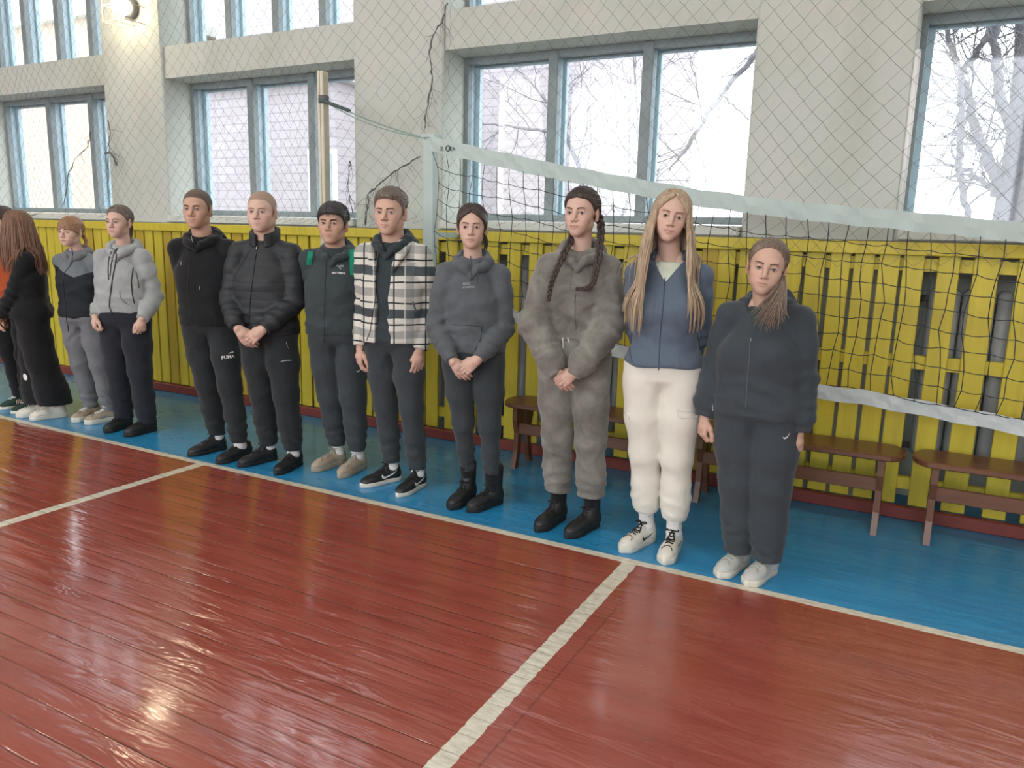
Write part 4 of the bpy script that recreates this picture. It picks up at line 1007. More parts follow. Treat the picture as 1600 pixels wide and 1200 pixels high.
def shoes(s, spec):
    k = spec.get('L', 1.)
    for i, sg in ((0, -1), (1, 1)):
        toe, heel = s.ft[i]; Lr = np.linalg.norm((toe - heel)[:2]); d = unit(toe - heel); L = spec.get('len', .285 if not s.c['fem'] else .262)
        mid = (toe + heel) / 2; h0 = mid - d * L / 2; h0[2] = 0; B = np.array([np.cross(d, [0, 0, 1]), d, [0, 0, 1]])   # rows: side, forward, up
        to = lambda P: np.asarray(P) @ B + h0
        st = spec.get('sole', .024); sh = spec.get('shaft', 0); wd = spec.get('w', 1.)
        F = Field((-.075, -.03, -.01), (.075, L + .03, .16 + sh), .0042)
        F.ell((0, .046, .048), (.035*wd, .044, .046), .0); F.cone((0, .055, .055), (0, .15, .048), .036*wd, .036*wd, .03)
        F.ell((0, L * .66, .030 + st*.3), (.045*wd, .062, .034 + spec.get('puff', 0)), .02); F.ell((0, L - .053, .026 + st*.3), (.040*wd, .053, .027 + spec.get('puff', 0)), .02)
        if sh: F.cone((0, .056, .05), (0, .052, .10 + sh), .040, .043, .03); F.cone((0, .09, .06), (0, .07, .14), .032, .030, .03)
        else:
            F.cone((0, .052, .05), (0, .05, .088), .036, .037, .012); F.cone((0, .125, .066), (0, .088, .112), .020, .019, .012)
            F.ell((0, .055, .13), (.030, .036, .040), .006, 's')
        F.put(lambda X, Y, Z: np.maximum(Z - st, -.02 - Z) + 0 * X + 0 * Y, (-.08, -.04, -.02), (.08, L + .04, st), .003, 's')
        if spec.get('lump', 0): F.warp([], spec['lump'], i)
        V, Q = F.mesh(1); sho = s.add('shoe', to(V), Q, spec['mat'])
        ff = np.array([0, .012, .03, .06, .11, .16, .20, .24, L - .012, L + .004]) ; ff = ff / ff[-1] * (L + .006)
        hwid = np.array([.012, .028, .036, .037, .036, .044, .048, .044, .024, .008]) * wd
        fz = ff[-1] * (1 - np.cos(np.linspace(0, math.pi, 27))) / 2; hwid = np.interp(fz, ff, hwid); hwid[[0, -1]] *= .6; hwid[1:-1] = hwid[:-2]*.2 + hwid[1:-1]*.6 + hwid[2:]*.2; ff = fz
        pts = [(w_, f) for f, w_ in zip(ff, hwid)] + [(-w_, f) for f, w_ in list(zip(ff, hwid))[::-1]]; n_ = len(pts); Vs = []
        for z, e in ((.0, .003), (.004, 0), (st - .002, 0), (st + .004, .002)):
            Vs += [(x * (1 - e / .04), f + (e if f < .1 else -e), z) for x, f in pts]
        Fq = [tuple(range(n_)), tuple(reversed(range(3*n_, 4*n_)))] + [(q*n_+(j+1) % n_, q*n_+j, (q+1)*n_+j, (q+1)*n_+(j+1) % n_) for q in range(3) for j in range(n_)]
        s.add('sole', to(np.array(Vs)), Fq, spec['solem'], sho, smooth=True)
        if spec.get('laces'):
            mb = MB(); nr = spec.get('rows', 5)
            for r_ in range(nr):
                f = .118 + r_ * .015 if not sh else .10 + r_ * .016
                P = [to(F.snap(np.array([x, f + .004*math.sin(x*200 + r_), .11 - r_*.007]), .0025)) for x in np.linspace(-.020, .020, 7)]; mb.tube(P, spec.get('lr', .0028), 5)
            c0 = F.snap(np.array([0, .108 if not sh else .10, .12]), .004)
            for sx in (-1, 1):
                lp = [c0 + np.array([sx * .030 * math.sin(t_) , .020 * math.sin(2*t_) * .6 + .004, .012 * math.sin(t_) - .012*math.sin(t_)**2]) for t_ in np.linspace(0, math.pi, 9)]
                mb.tube([to(p) for p in lp], spec.get('lr', .0028), 5); mb.tube([to(c0), to(F.snap(c0 + np.array([sx*.02, .03, 0]), .003)), to(F.snap(c0 + np.array([sx*.032, .045, -.02]), .003))], spec.get('lr', .0028)*.9, 5)
            mb.build('laces', spec['laces'], sho, True)
        if spec.get('panels'):
            fs, vs = spec['panels'](F, L, st, to, sg, sho, s)
        if spec.get('sock'):
            a = J_ = s.J['ank', i]; b = a + unit(s.J['knee', i] - a) * spec.get('sockh', .10); base = to(np.array([[0, .055, .055]]))[0]
            Fs = Field(np.minimum(base, b) - .07, np.maximum(base, b) + .07, .0045); Fs.chain([base, a + np.array([0, 0, .01]), b], [.036, .0385, .042], .01)
            Fs.warp([(a + np.array([0, 0, .04]), (.05, .05, .05), (0, 0, 1), 200, .0022)], .001, i); v, q = Fs.mesh(1); s.add('sock', v, q, spec['sock'])
# ---------------------------------------------------------------- hair
HL = {'short': [(0, .067), (40, .062), (60, .040), (74, .004), (84, -.012), (92, .026), (108, .030), (124, -.020), (150, -.062), (180, -.070)],
      'back': [(0, .069), (35, .062), (55, .044), (70, .018), (84, .004), (96, .024), (110, .010), (125, -.040), (150, -.075), (180, -.085)],
      'high': [(0, .086), (25, .080), (45, .060), (60, .036), (72, .014), (84, .004), (96, .024), (110, .010), (125, -.040), (150, -.075), (180, -.085)],
      'curtain': [(0, .074), (14, .066), (30, .050), (48, .026), (62, .004), (78, -.018), (95, -.012), (110, -.030), (130, -.060), (180, -.085)],
      'bangs': [(0, .022), (20, .020), (36, .014), (50, .006), (66, -.012), (84, -.004), (96, .024), (110, .010), (125, -.040), (150, -.075), (180, -.085)],
      'fringe': [(0, .050), (25, .049), (42, .044), (56, .034), (70, .004), (84, -.014), (92, .022), (108, .030), (124, -.020), (150, -.062), (180, -.070)],
      'part': [(0, .092), (10, .078), (24, .060), (40, .034), (54, .004), (70, -.05), (90, -.09), (180, -.11)],
      'long': [(0, .072), (14, .064), (30, .050), (48, .020), (62, -.01), (80, -.06), (120, -.09), (180, -.10)]}
def hair_cap(s, style, t_top, t_side, rough=.0012, part=False, jag=.0012, shift=0., fade=.030):
    fem = s.c['fem']; h = Field((-.115, -.13, -.125), (.115, .14, .15), .003); A = np.array(HL[style], float); w_ = .97 if fem else 1.
    def fn(X, Y, Z):
        def E(c, r):
            k0 = np.sqrt(((X-c[0])/r[0])**2 + ((Y-c[1])/r[1])**2 + ((Z-c[2])/r[2])**2); k1 = np.sqrt(((X-c[0])/r[0]**2)**2 + ((Y-c[1])/r[1]**2)**2 + ((Z-c[2])/r[2]**2)**2)
            return k0 * (k0 - 1) / np.maximum(k1, 1e-6)
        d = sminf(E((0, .014, .036), (.0745*w_, .094, .080)), E((0, -.030, .002), (.063*w_, .060, .074)), .03)
        th = np.degrees(np.arctan2(np.abs(X), -Y)); ths = np.degrees(np.arctan2(X, -Y))
        t_ = t_side + (t_top - t_side) * np.clip((Z - .02) / .07, 0, 1); hl = np.interp(th, A[:, 0], A[:, 1]); t_ = t_ * np.clip((Z - hl) / fade, 0, 1) ** .6 + .001
        rip = rough * np.sin(ths * .9 + 40 * Z + 2 * np.sin(Y * 60)) + rough * .6 * np.sin(ths * 2.3 + 3 * np.sin(Z * 50))
        if part: rip = rip - .006 * np.exp(-((X - .0 + shift) / .006)**2) * (Z > .04)
        hl = hl + jag * np.sin(ths * .8) + jag * .6 * np.sin(ths * 2.1 + 1)
        d2 = d - t_ - rip * .5
        return smaxf(d2, (hl - Z) * .8, .004)
    h.F[:] = fn(h.ax[0][:, None, None], h.ax[1][None, :, None], h.ax[2][None, None, :]).astype(f32)
    s.hc = h; return h
def hair_obj(s, h, mat, strands=None, name='hair', parent=None):
    V, Q = h.mesh(1); V = V * s.hs @ s.HR.T + s.HC; F = [tuple(q) for q in Q.tolist()]
    if strands is not None and strands.V:
        b = len(V); V = np.vstack([V, np.array(strands.V)]); F += [tuple(i + b for i in f) for f in strands.F]
    return s.add(name, V, F, mat, parent)
def flow_strands(s, n, zend, phi0=55, fwd=0., bias=.9, seed=0, r=.0045, spread=.012, wave=.006, offr=(.004, .022), sides=(-1, 1), drift=0., phi1=178, tuck=0., inward=.0):
    rg = np.random.default_rng(seed); mb = MB(); hr = s.HR; hs = s.hs
    for i in range(n):
        sg = sides[i % len(sides)]; ph = math.radians(phi0 + (phi1 - phi0) * rg.random() ** bias); pf = math.degrees(ph) / 180
        py = -.060 + .10 * pf; inf = rg.uniform(0, 1); P = []; 
        e = np.array([.0795, .0985, .094]) + .003 + .010 * inf
        for th in np.linspace(6, 92, 9):
            t_ = math.radians(th); w_ = math.sin(t_); d = np.array([w_ * math.sin(ph) * sg, -w_ * math.cos(ph), math.cos(t_)])
            p = np.array([0, .014, .020]) + e * d; p[1] += (py - .014) * (1 - w_) ** 1.0 * .9; P.append(s.hp(p))
        p = P[-1].copy(); ze = zend(sg, math.degrees(ph), rg); nst = 15; dz = (p[2] - ze) / nst; fq = rg.uniform(14, 26); fp = rg.uniform(0, 6)
        out = unit(np.array([p[0] - s.HC[0], p[1] - s.HC[1], 0])); off = rg.uniform(*offr)
        for j in range(nst):
            f = j / nst
            p = p + np.array([0, 0, -dz]) + out * (spread * (.9 - f) * .35 - inward * f * .02) + np.array([0, -fwd * (1 if math.degrees(ph) < 135 else 0), 0]) * (f < .6) + np.array([drift * .01, 0, 0]) + np.array([math.cos(fp), math.sin(fp), 0]) * wave * math.sin(fq * p[2] + fp) * .35
            q = p.copy()
            if p[2] < s.nb + .03: q = s.top.push(p, off + .003)
            P.append(q); p = p * .35 + q * .65 if p[2] < s.nb + .03 else p
        P = np.array(P); P[1:-1] = P[:-2]*.25 + P[1:-1]*.5 + P[2:]*.25
        m_ = len(P); rad = r * rg.uniform(.7, 1.25) * np.minimum(1, np.minimum(np.linspace(.5, 4, m_), np.linspace(3.2, .12, m_)))
        mb.tube(P, rad, 5, False)
    return mb
def lock_bundle(mb, P0, n, r, spr, seed, s=None, off=0, ends=None):
    """a bundle of thin locks along a path; ends: list of spread end points"""
    rg = np.random.default_rng(seed); P0 = np.array(P0, float); m_ = 22; tt = np.linspace(0, len(P0) - 1, m_); B = np.stack([np.interp(tt, range(len(P0)), P0[:, i]) for i in range(3)], 1)
    for _ in range(3): B[1:-1] = B[:-2]*.25 + B[1:-1]*.5 + B[2:]*.25
    for i in range(n):
        a = rg.uniform(0, 6.28); ra = math.sqrt(rg.random()); f = np.linspace(0, 1, m_)[:, None]
        o = np.array([math.cos(a), .6 * math.sin(a), .25 * math.sin(a + 1)]) * ra
        Q = B + o * (spr[0] + (spr[1] - spr[0]) * np.sin(np.pi * f * .5))
        if ends is not None:
            e = np.array(ends[rg.integers(len(ends))]) + rg.normal(0, .010, 3); Q = Q + (e - Q[-1]) * f ** 2.2
        if s is not None: Q = np.array([s.top.push(q, off + .012 * ra) if q[2] < s.nb + .02 else q for q in Q])
        k_ = rg.uniform(.75, 1.); kk = max(6, int(m_ * k_)); Q = Q[:kk]
        mb.tube(Q, r * rg.uniform(.7, 1.3) * np.minimum(1, np.minimum(np.linspace(.6, 3, kk), np.linspace(2.8, .1, kk))), 4, False)
    return mb
def braid(mb, P0, r, turns, s=None, off=.012, taper=.5):
    P0 = np.array(P0, float); m_ = 70; tt = np.linspace(0, len(P0) - 1, m_); B = np.stack([np.interp(tt, range(len(P0)), P0[:, i]) for i in range(3)], 1)
    for _ in range(12): B[1:-1] = B[:-2]*.25 + B[1:-1]*.5 + B[2:]*.25
    if s is not None: B = np.array([s.top.push(q, off) if q[2] < s.nb + .02 else q for q in B])
    for _ in range(3): B[1:-1] = B[:-2]*.25 + B[1:-1]*.5 + B[2:]*.25
    T = np.gradient(B, axis=0); T /= np.linalg.norm(T, axis=1)[:, None]; N = np.cross(T, [0, 1., 0]); N /= np.linalg.norm(N, axis=1)[:, None] + 1e-9; M = np.cross(T, N)
    f = np.linspace(0, 1, m_); w_ = (1 - (1 - taper) * f)[:, None]
    for q in range(3):
        ph = 2 * math.pi * (turns * f + q / 3); Q = B + N * (r * .95 * np.sin(ph))[:, None] * w_ + M * (r * .5 * np.sin(2 * ph))[:, None] * w_
        mb.tube(Q, r * .72 * w_[:, 0] * np.minimum(1, np.linspace(.8, 3, m_)), 7)
    return mb
# ---------------------------------------------------------------- marks, zips, seams laid on the cloth
def bvh(s):
    V = []; F = []; b = 0
    for v, q in s.hits:
        V.append(np.asarray(v, float)); F += [tuple(int(j) + b for j in f) for f in (q.tolist() if isinstance(q, np.ndarray) else q)]; b += len(v)
    s.bv = BVHTree.FromPolygons([Vector(p) for p in np.vstack(V)], F); s.cl = s.L(CAM)
def cast(s, x, y):
    d = unit(s.R.T @ ray(x, y)); h = s.bv.ray_cast(Vector(s.cl), Vector(d))
    return (None, None) if h[0] is None else (np.array(h[0]), np.array(h[1]))
def seam(s, pts, r, mat, name, parent, lift=.5, step=3., n=5):
    parent = s.parts[parent]; pts = np.array(pts, float); L_ = np.concatenate([[0], np.cumsum(np.hypot(*np.diff(pts, axis=0).T))]); m_ = max(2, int(L_[-1] / step) + 1)
    tt = np.linspace(0, L_[-1], m_); xs, ys = np.interp(tt, L_, pts[:, 0]), np.interp(tt, L_, pts[:, 1]); runs = [[]]; last = None
    for x, y in zip(xs, ys):
        p, nn = cast(s, x, y)
        if p is None or (last is not None and np.linalg.norm(p - last) > .12): runs.append([]); last = p; continue
        runs[-1].append(p + nn * r * lift); last = p
    mb = MB()
    for rn in runs:
        if len(rn) > 1:
            Q = np.array(rn)
            if len(Q) > 4: Q[1:-1] = Q[:-2]*.25 + Q[1:-1]*.5 + Q[2:]*.25
            mb.tube(Q, r, n)
    return mb.build(name, mat, parent, True) if mb.V else None
def decal(s, x, y, V2, F2, mat, name, parent, rot=0., off=.0048, sub=None):
    parent = s.parts[parent]; p, nn = cast(s, x, y)
    if p is None: print('decal missed', name, x, y); return
    rt = s.R.T @ R3[:, 0]; u = unit(rt - nn * (rt @ nn)); v = np.cross(nn, u); a = math.radians(rot); u, v = u * math.cos(a) + v * math.sin(a), v * math.cos(a) - u * math.sin(a)
    Q = []
    for q in V2:
        w_ = p + u * q[0] + v * q[1]; h = s.bv.ray_cast(Vector(w_ + nn * .06), Vector(-nn), .12)
        Q.append((np.array(h[0]) + nn * off) if h[0] is not None else w_ + nn * off)
    return meshobj(name, Q, F2, mat, parent, False)
def text_mesh(txt, size, bold=False, shear=0.):
    cu = bpy.data.curves.new('t', 'FONT'); cu.body = txt; cu.size = size; cu.align_x = 'CENTER'; cu.align_y = 'CENTER'; cu.shear = shear; cu.resolution_u = 2
    if bold: cu.offset = size * .03
    ob = bpy.data.objects.new('t', cu); COL.objects.link(ob); dg = bpy.context.evaluated_depsgraph_get(); me = bpy.data.meshes.new_from_object(ob.evaluated_get(dg))
    V = [(v.co.x, v.co.y) for v in me.vertices]; F = [tuple(p.vertices) for p in me.polygons]; bpy.data.objects.remove(ob); bpy.data.curves.remove(cu); bpy.data.meshes.remove(me); return V, F
def swoosh(L):
    up = [(0, .0), (.12, -.10), (.28, -.13), (.5, -.05), (.75, .10), (1, .26)]; lo = [(.06, .22), (.02, .12), (0, 0)]
    top_ = [(.09, .24), (.12, .12), (.18, .04), (.30, .0), (.5, .04), (.75, .14), (1, .26)]; bot = [(.09, .24), (.02, .10), (.03, -.02), (.14, -.12), (.40, -.10), (.72, .06), (1, .26)]
    V = [((a - .5) * L, b * L) for a, b in top_ + bot]; n_ = len(top_); return V, [(i, i + 1, n_ + i + 1, n_ + i) for i in range(n_ - 1)]
def quad_patch(w_, h, nx=4, nz=6, shear=0.):
    V = [((i / nx - .5) * w_ + shear * (j / nz - .5) * h, (j / nz - .5) * h) for j in range(nz + 1) for i in range(nx + 1)]
    return V, [(j*(nx+1)+i, j*(nx+1)+i+1, (j+1)*(nx+1)+i+1, (j+1)*(nx+1)+i) for j in range(nz) for i in range(nx)]
def ellipse_patch(a, b, n_=14): return [(0, 0)] + [(a*math.cos(6.2832*i/n_), b*math.sin(6.2832*i/n_)) for i in range(n_)], [(0, i+1, (i+1) % n_+1) for i in range(n_)]
def radial(h, D, c=(0, .012, .02)):
    """points of the cap surface in the directions D (head frame)"""
    D = np.asarray(D, float); D /= np.linalg.norm(D, axis=1)[:, None]; c = np.array(c); rr_ = np.linspace(.15, .04, 110); out = np.full(len(D), np.nan); alive = np.ones(len(D), bool)
    for r_ in rr_:
        P = c + D * r_; i = np.clip(np.round((P - h.lo) / h.h).astype(int), 0, h.n - 1); ins = (h.F[i[:, 0], i[:, 1], i[:, 2]] < 0) & alive; out[ins] = r_; alive &= ~ins
    return c + D * out[:, None], ~alive
def comb(s, h, style, n, r=.0012, target=(0, .1, -.01), seed=0, part=False, lift=.0012, mb=None):
    """fine strands lying on the cap, combed from the hairline (or the parting) to the nape"""
    rg = np.random.default_rng(seed); mb = mb or MB(); A = np.array(HL[style], float); c = np.array([0, .012, .02]); tg = unit(np.array(target) - c)
    for i in range(n):
        a = rg.uniform(-150, 150); hl = np.interp(abs(a), A[:, 0], A[:, 1]); rad_ = math.radians(a)
        st = np.array([.075*math.sin(rad_), -.09*math.cos(rad_) + .01, hl + rg.uniform(.004, .05)]); d0 = unit(st - c)
        if part: d0 = unit(np.array([.004 * (1 if a > 0 else -1), rg.uniform(-.085, .05), .11])) ; 
        if part: m1 = unit(np.array([math.sin(rad_)*.08, -.09*math.cos(rad_), rg.uniform(.0, .05)]) - c * 0); ctrl = [d0, m1 if abs(a) > 40 else unit(m1 + np.array([(1 if a > 0 else -1)*.9, 0, .1])), tg]
        else: ctrl = [d0, unit(d0 + tg + np.array([0, 0, .25])), tg]
        t_ = np.linspace(0, rg.uniform(.7, .98), 12)[:, None]; D = (1-t_)**2 * ctrl[0] + 2*t_*(1-t_) * ctrl[1] + t_**2 * ctrl[2]
        P, ok = radial(h, D); P = P[ok]
        if len(P) < 5: continue
        P = P + unit(P.mean(0) - c) * 0 + (P - c) / np.linalg.norm(P - c, axis=1)[:, None] * lift
        P[1:-1] = P[:-2]*.25 + P[1:-1]*.5 + P[2:]*.25
        mb.tube([s.hp(p) for p in P], r * rg.uniform(.6, 1.4) * np.minimum(1, np.minimum(np.linspace(.4, 4, len(P)), np.linspace(4, .4, len(P)))), 4, False)
    return mb
def tufts(s, h, n, L, r=.0013, flow=(0, -1, .25), seed=0, zmin=.03, lift=.4):
    rg = np.random.default_rng(seed); mb = MB(); D = rg.normal(0, 1, (n, 3)); D[:, 2] = np.abs(D[:, 2]); P, ok = radial(h, D); c = np.array([0, .012, .02])
    for p in P[ok]:
        if p[2] < zmin: continue
        nn = unit(p - c); fl = unit(np.array(flow) + rg.normal(0, .35, 3)); fl = unit(fl - nn * (fl @ nn)); l_ = L * rg.uniform(.5, 1.2)
        mb.tube([s.hp(p - nn * .002), s.hp(p + fl * l_ * .5 + nn * l_ * .22 * lift), s.hp(p + fl * l_ + nn * l_ * .1 * lift)], [r, r * .8, r * .15], 4, False)
    return mb
# ================================================================ THE ROW OF PEOPLE
SK1 = skin_mat('skin', srgb(202, 168, 150)); SK2 = skin_mat('pale_skin', srgb(208, 176, 160)); SK3 = skin_mat('tan_skin', srgb(194, 158, 138))
BR_D = simple('dark_brow', srgb(62, 46, 38), .8); BR_L = simple('light_brow', srgb(128, 100, 80), .8); BR_M = simple('brown_brow', srgb(92, 70, 56), .8)
H_DARK = hair_mat('dark_brown_hair', srgb(48, 40, 38), srgb(84, 72, 68)); H_BROWN = hair_mat('brown_hair', srgb(88, 64, 50), srgb(138, 106, 84)); H_BLOND = hair_mat('blonde_hair', srgb(146, 126, 104), srgb(198, 180, 154), (50, 50, 3))
H_ASH = hair_mat('ash_brown_hair', srgb(84, 74, 68), srgb(132, 120, 110)); H_BUZZ = hair_mat('buzzed_dark_hair', srgb(84, 72, 64), srgb(108, 92, 82), (300, 300, 300)); H_BUZZL = hair_mat('buzzed_fair_hair', srgb(150, 126, 108), srgb(172, 146, 126), (300, 300, 300)); H_TAIL = hair_mat('soft_brown_hair', srgb(98, 84, 74), srgb(150, 134, 120)); H_RED = hair_mat('light_brown_hair', srgb(128, 94, 72), srgb(176, 140, 110))
BLK = cloth('black_cotton', srgb(29, 32, 35)); BLK2 = cloth('black_jersey', srgb(44, 49, 52)); BLK3 = cloth('hazed_black_cotton', srgb(58, 65, 69)); NAVY = cloth('black_denim', srgb(40, 44, 52), weave=900)  # third black is lifted: veiling glare is mixed into its colour
DGREY = cloth('dark_grey_cotton', srgb(88, 94, 99)); LGREY = cloth('light_grey_fleece', srgb(158, 164, 165), .08); MGREY = cloth('grey_cotton', srgb(112, 116, 120)); WHITEC = cloth('cream_cotton', srgb(222, 222, 212), .04, wrinkle=.22); BLUEC = cloth('slate_blue_softshell', srgb(90, 104, 120), .05, rough=.65)
PRT = simple('grey_print', srgb(150, 156, 158), .8); ZIPB = simple('blue_zip', srgb(58, 70, 86), .6); ZIPG = simple('grey_zip', srgb(92, 100, 104), .5); SOCK = cloth('white_sock', srgb(220, 220, 218), .05); BLKSH = simple('black_shoe_leather', srgb(34, 36, 38), .45, bump=.2, bscale=80); BLKSOLE = simple('black_rubber', srgb(28, 30, 31), .7); WSOLE = simple('white_rubber', srgb(214, 212, 200), .6); WHT = simple('white_print', srgb(226, 228, 228), .7)
WSH = simple('white_shoe_leather', srgb(214, 212, 202), .5, var=.05); GSH = simple('grey_suede', srgb(150, 154, 150), .8, var=.08); BSH = simple('beige_mesh', srgb(162, 150, 132), .8, var=.15, vscale=30); GRN = cloth('teal_panel', srgb(30, 140, 112)); BLKL = simple('black_lace', srgb(30, 31, 33), .8); ZIP = simple('dark_zip', srgb(26, 28, 31), .5); METAL = simple('metal_pull', srgb(190, 192, 194), .3, metal=.8)
ORANGE = cloth('orange_fleece', srgb(176, 84, 50)); GREENSH = simple('dark_green_suede', srgb(38, 66, 58), .8); PINKST = simple('pale_pink_stripe', srgb(222, 190, 180), .7); KHAKI = cloth('dark_olive_jersey', srgb(56, 66, 60)); TEE = cloth('pale_mint_tee', srgb(206, 216, 200), .03)
def swl(s, sho, F, L, to, sg, f0, z0, Ls, mat, side, rot=0.):
    V, Fc = swoosh(Ls); Q = []
    for a, b in V:
        p = F.snap(np.array([side * .05, f0 - a, z0 + b]), .0016); Q.append(to(np.array([p]))[0])
    meshobj('shoe_logo', Q, Fc, mat, sho, False)
def nike_black(F, L, st, to, sg, sho, s): swl(s, sho, F, L, to, sg, .105, .052, .12, WHT, 1); swl(s, sho, F, L, to, sg, .105, .052, .12, WHT, -1); return None, None
def stripes(F, L, st, to, sg, sho, s):
    for side in (-1, 1):
        for q in range(3):
            mb = MB(); P = [to(np.array([F.snap(np.array([side*.05, .10 + q*.020 + f*.018, .078 - f*.045]), .001)]))[0] for f in np.linspace(0, 1, 5)]; mb.tube(P, .0035, 5); mb.build('stripe', PINKST, sho)
    return None, None
def af(col, sidecol):
    def fn(F, L, st, to, sg, sho, s):
        for side in (-1, 1): swl(s, sho, F, L, to, sg, .10, .050, .10, sidecol, side)
        mb = MB(); mb.tube([to(np.array([F.snap(np.array([x, L * .74 + .028*(1-(x/.035)**2)*-1 + .03, .08]), .001)]))[0] for x in np.linspace(-.036, .036, 9)], .0022, 5)
        mb.build('toe_seam', col, sho, True); return None, None
    return fn
def people_start(c): s = Person(c); s.joints(); s.body(); return s

# ---- 1: in orange at the left edge of the picture
s = people_start(dict(H=1.64, T=38, feet=[(5, 640, 45, 632), (30, 645, 60, 640)], top=(2, 322), hyaw=5, fem=True, skin=SK2, browm=BR_D,
    label='person in an orange top cut by the left edge of the picture', arms=[('back',), ('back',)]))
top_garment(s, 'fleece_top', ORANGE, dict(chest=(.165, .115), waist=(.15, .105), hem=(.178, .13), hemz=.54, sleeve=(.06, .052, .04)))
trousers(s, BLK, dict(wz=(.14, .10), hz=(.17, .12), r=[.09, .085, .07, .062, .058, .055], ze=.09))
hair_obj(s, hair_cap(s, 'curtain', .016, .014), H_DARK)
shoes(s, dict(mat=GREENSH, solem=WSOLE, laces=WHT, panels=stripes, sole=.022)); bvh(s)
V, F = text_mesh('PUMA', .045, True); decal(s, 3, 566, V, F, WHT, 'logo', 'trousers', 0)

# ---- 2: brown long hair, seen from the side
s = people_start(dict(H=1.61, T=-38, feet=[(32, 652, 80, 648), (48, 657, 105, 650)], top=(42, 328), hyaw=-72, hy=-.03, fem=True, skin=SK1, browm=BR_M,
    label='person with long brown hair over the face, black clothes and white sneakers, facing left', arms=[('clasp', None, (-.03, -.24, .79)), ('clasp', None, (.06, -.22, .80))], over=1, hair_t=.016))
top_garment(s, 'black_jumper', BLK, dict(chest=(.175, .125), waist=(.165, .12), hem=(.20, .15), hemz=.50, sleeve=(.064, .056, .042)))
def wide(F, s, i, sg, P): pass
trousers(s, BLK, dict(wz=(.15, .11), hz=(.19, .14), r=[.11, .115, .110, .112, .118, .120], ze=.115, fold=.007))
mb = flow_strands(s, 210, lambda sg, ph, rg: 1.17 + rg.uniform(-.06, .08), 38, 0., .9, 2, .0058, spread=.016, wave=.004, offr=(.004, .03))
hair_obj(s, hair_cap(s, 'long', .014, .014, part=True), H_BROWN, mb)
shoes(s, dict(mat=WSH, solem=WSOLE, laces=WSOLE, sole=.034, puff=.004, panels=af(WSOLE, WSOLE))); bvh(s)
V, F = ellipse_patch(.018, .028); decal(s, 40, 589, V, F, WHT, 'patch', 'trousers', 20)

# ---- 3: two-tone jacket with a fringe of hair
t = NT('two_tone_jersey'); X, Y, Z = t.xyz(t.coord()); lim = t.math('ADD', t.math('MULTIPLY', t.math('ABSOLUTE', t.math('ADD', X, .0)), .42), 1.135)
up_ = t.math('GREATER_THAN', Z, lim); t.set(color=t.mix(up_, srgb(40, 45, 50), srgb(112, 120, 126)), rough=.85, spec=.2); t.bump(t.noise(t.coord(), 14, 3), .3, .02); TWO = t.m
s = people_start(dict(H=1.59, T=22, feet=[(116, 660, 155, 650), (133, 664, 187, 655)], top=(114, 337), hyaw=20, gaze=22, fem=True, skin=SK2, browm=BR_M, hs=.97, lips=.7,
    label='person with a straight fringe, grey and black zip jacket and grey joggers', arms=[('back',), ('back',)]))
top_garment(s, 'zip_jacket', TWO, dict(chest=(.17, .12), waist=(.158, .112), hem=(.181, .134), hemz=.52, sleeve=(.062, .054, .042)))
hood_part(s, MGREY, s.parts['zip_jacket'], .88, -.02, .9)
trousers(s, MGREY, dict(wz=(.14, .10), hz=(.172, .125), r=[.098, .092, .076, .066, .062, .052], ze=.085, jog=True, fold=.008, aa=1.5))
h = hair_cap(s, 'bangs', .012, .009, .001, fade=.012); hair_obj(s, h, H_RED, comb(s, h, 'bangs', 260, seed=3))
mb = lock_bundle(MB(), [s.hp((.045, .07, -.02)), s.hp((.075, .07, -.07)), s.hp((.08, .05, -.13))], 26, .003, (.012, .016), 4); mb.build('ponytail', H_RED, s.parts['hair'], True)
shoes(s, dict(mat=BSH, solem=WSOLE, laces=WHT, sole=.036, puff=.004, panels=af(BLKL, GSH))); bvh(s)
seam(s, [(112, 388), (114, 398), (112, 412), (108, 418), (101, 425), (99, 440), (101, 470), (105, 506)], .003, ZIP, 'zip', 'zip_jacket')
seam(s, [(106, 508), (107, 518)], .003, ZIP, 'drawstring', 'trousers')

# ---- 4: light grey zip hoodie
s = people_start(dict(H=1.66, T=26, feet=[(165, 677, 205, 665), (197, 683, 243, 672)], top=(184, 319), hyaw=20, fem=True, skin=SK2, browm=BR_M, face=1.05, iris=M_IRIS_D, lips=.5,
    label='person in a light grey zip hoodie with black trousers', arms=[('side', 149, 494, -.10), ('side', 222, 498, -.17)], curl=(.8, .9, .6)))
top_garment(s, 'zip_hoodie', LGREY, dict(chest=(.195, .14), waist=(.182, .132), hem=(.198, .144), hemz=.545, sleeve=(.072, .064, .045), fold=.007))
hood_part(s, LGREY, s.parts['zip_hoodie'], 1.02, .0)
trousers(s, NAVY, dict(wz=(.15, .115), hz=(.19, .135), r=[.108, .098, .082, .074, .068, .066], ze=.075, fold=.005))
h = hair_cap(s, 'back', .010, .008, .001, True); hair_obj(s, h, H_ASH, comb(s, h, 'back', 260, seed=4))
mb = lock_bundle(MB(), [s.hp((.0, .105, -.01)), s.hp((.0, .13, -.05)), s.hp((.0, .11, -.14))], 40, .0035, (.02, .016), 4); mb.build('ponytail', H_ASH, s.parts['hair'], True)
shoes(s, dict(mat=BLKSH, solem=BLKSOLE, sole=.034, shaft=.05, puff=.004, laces=BLKL, sock=BLK)); bvh(s)
seam(s, [(183, 388), (181, 410), (176, 435), (172, 465), (171, 480), (176, 491)], .0042, ZIP, 'zip', 'zip_hoodie')
seam(s, [(176, 388), (170, 405), (169, 422), (170, 437)], .0035, ZIP, 'drawstring', 'zip_hoodie'); seam(s, [(180, 390), (174, 412), (172, 432)], .0035, ZIP, 'drawstring', 'zip_hoodie')
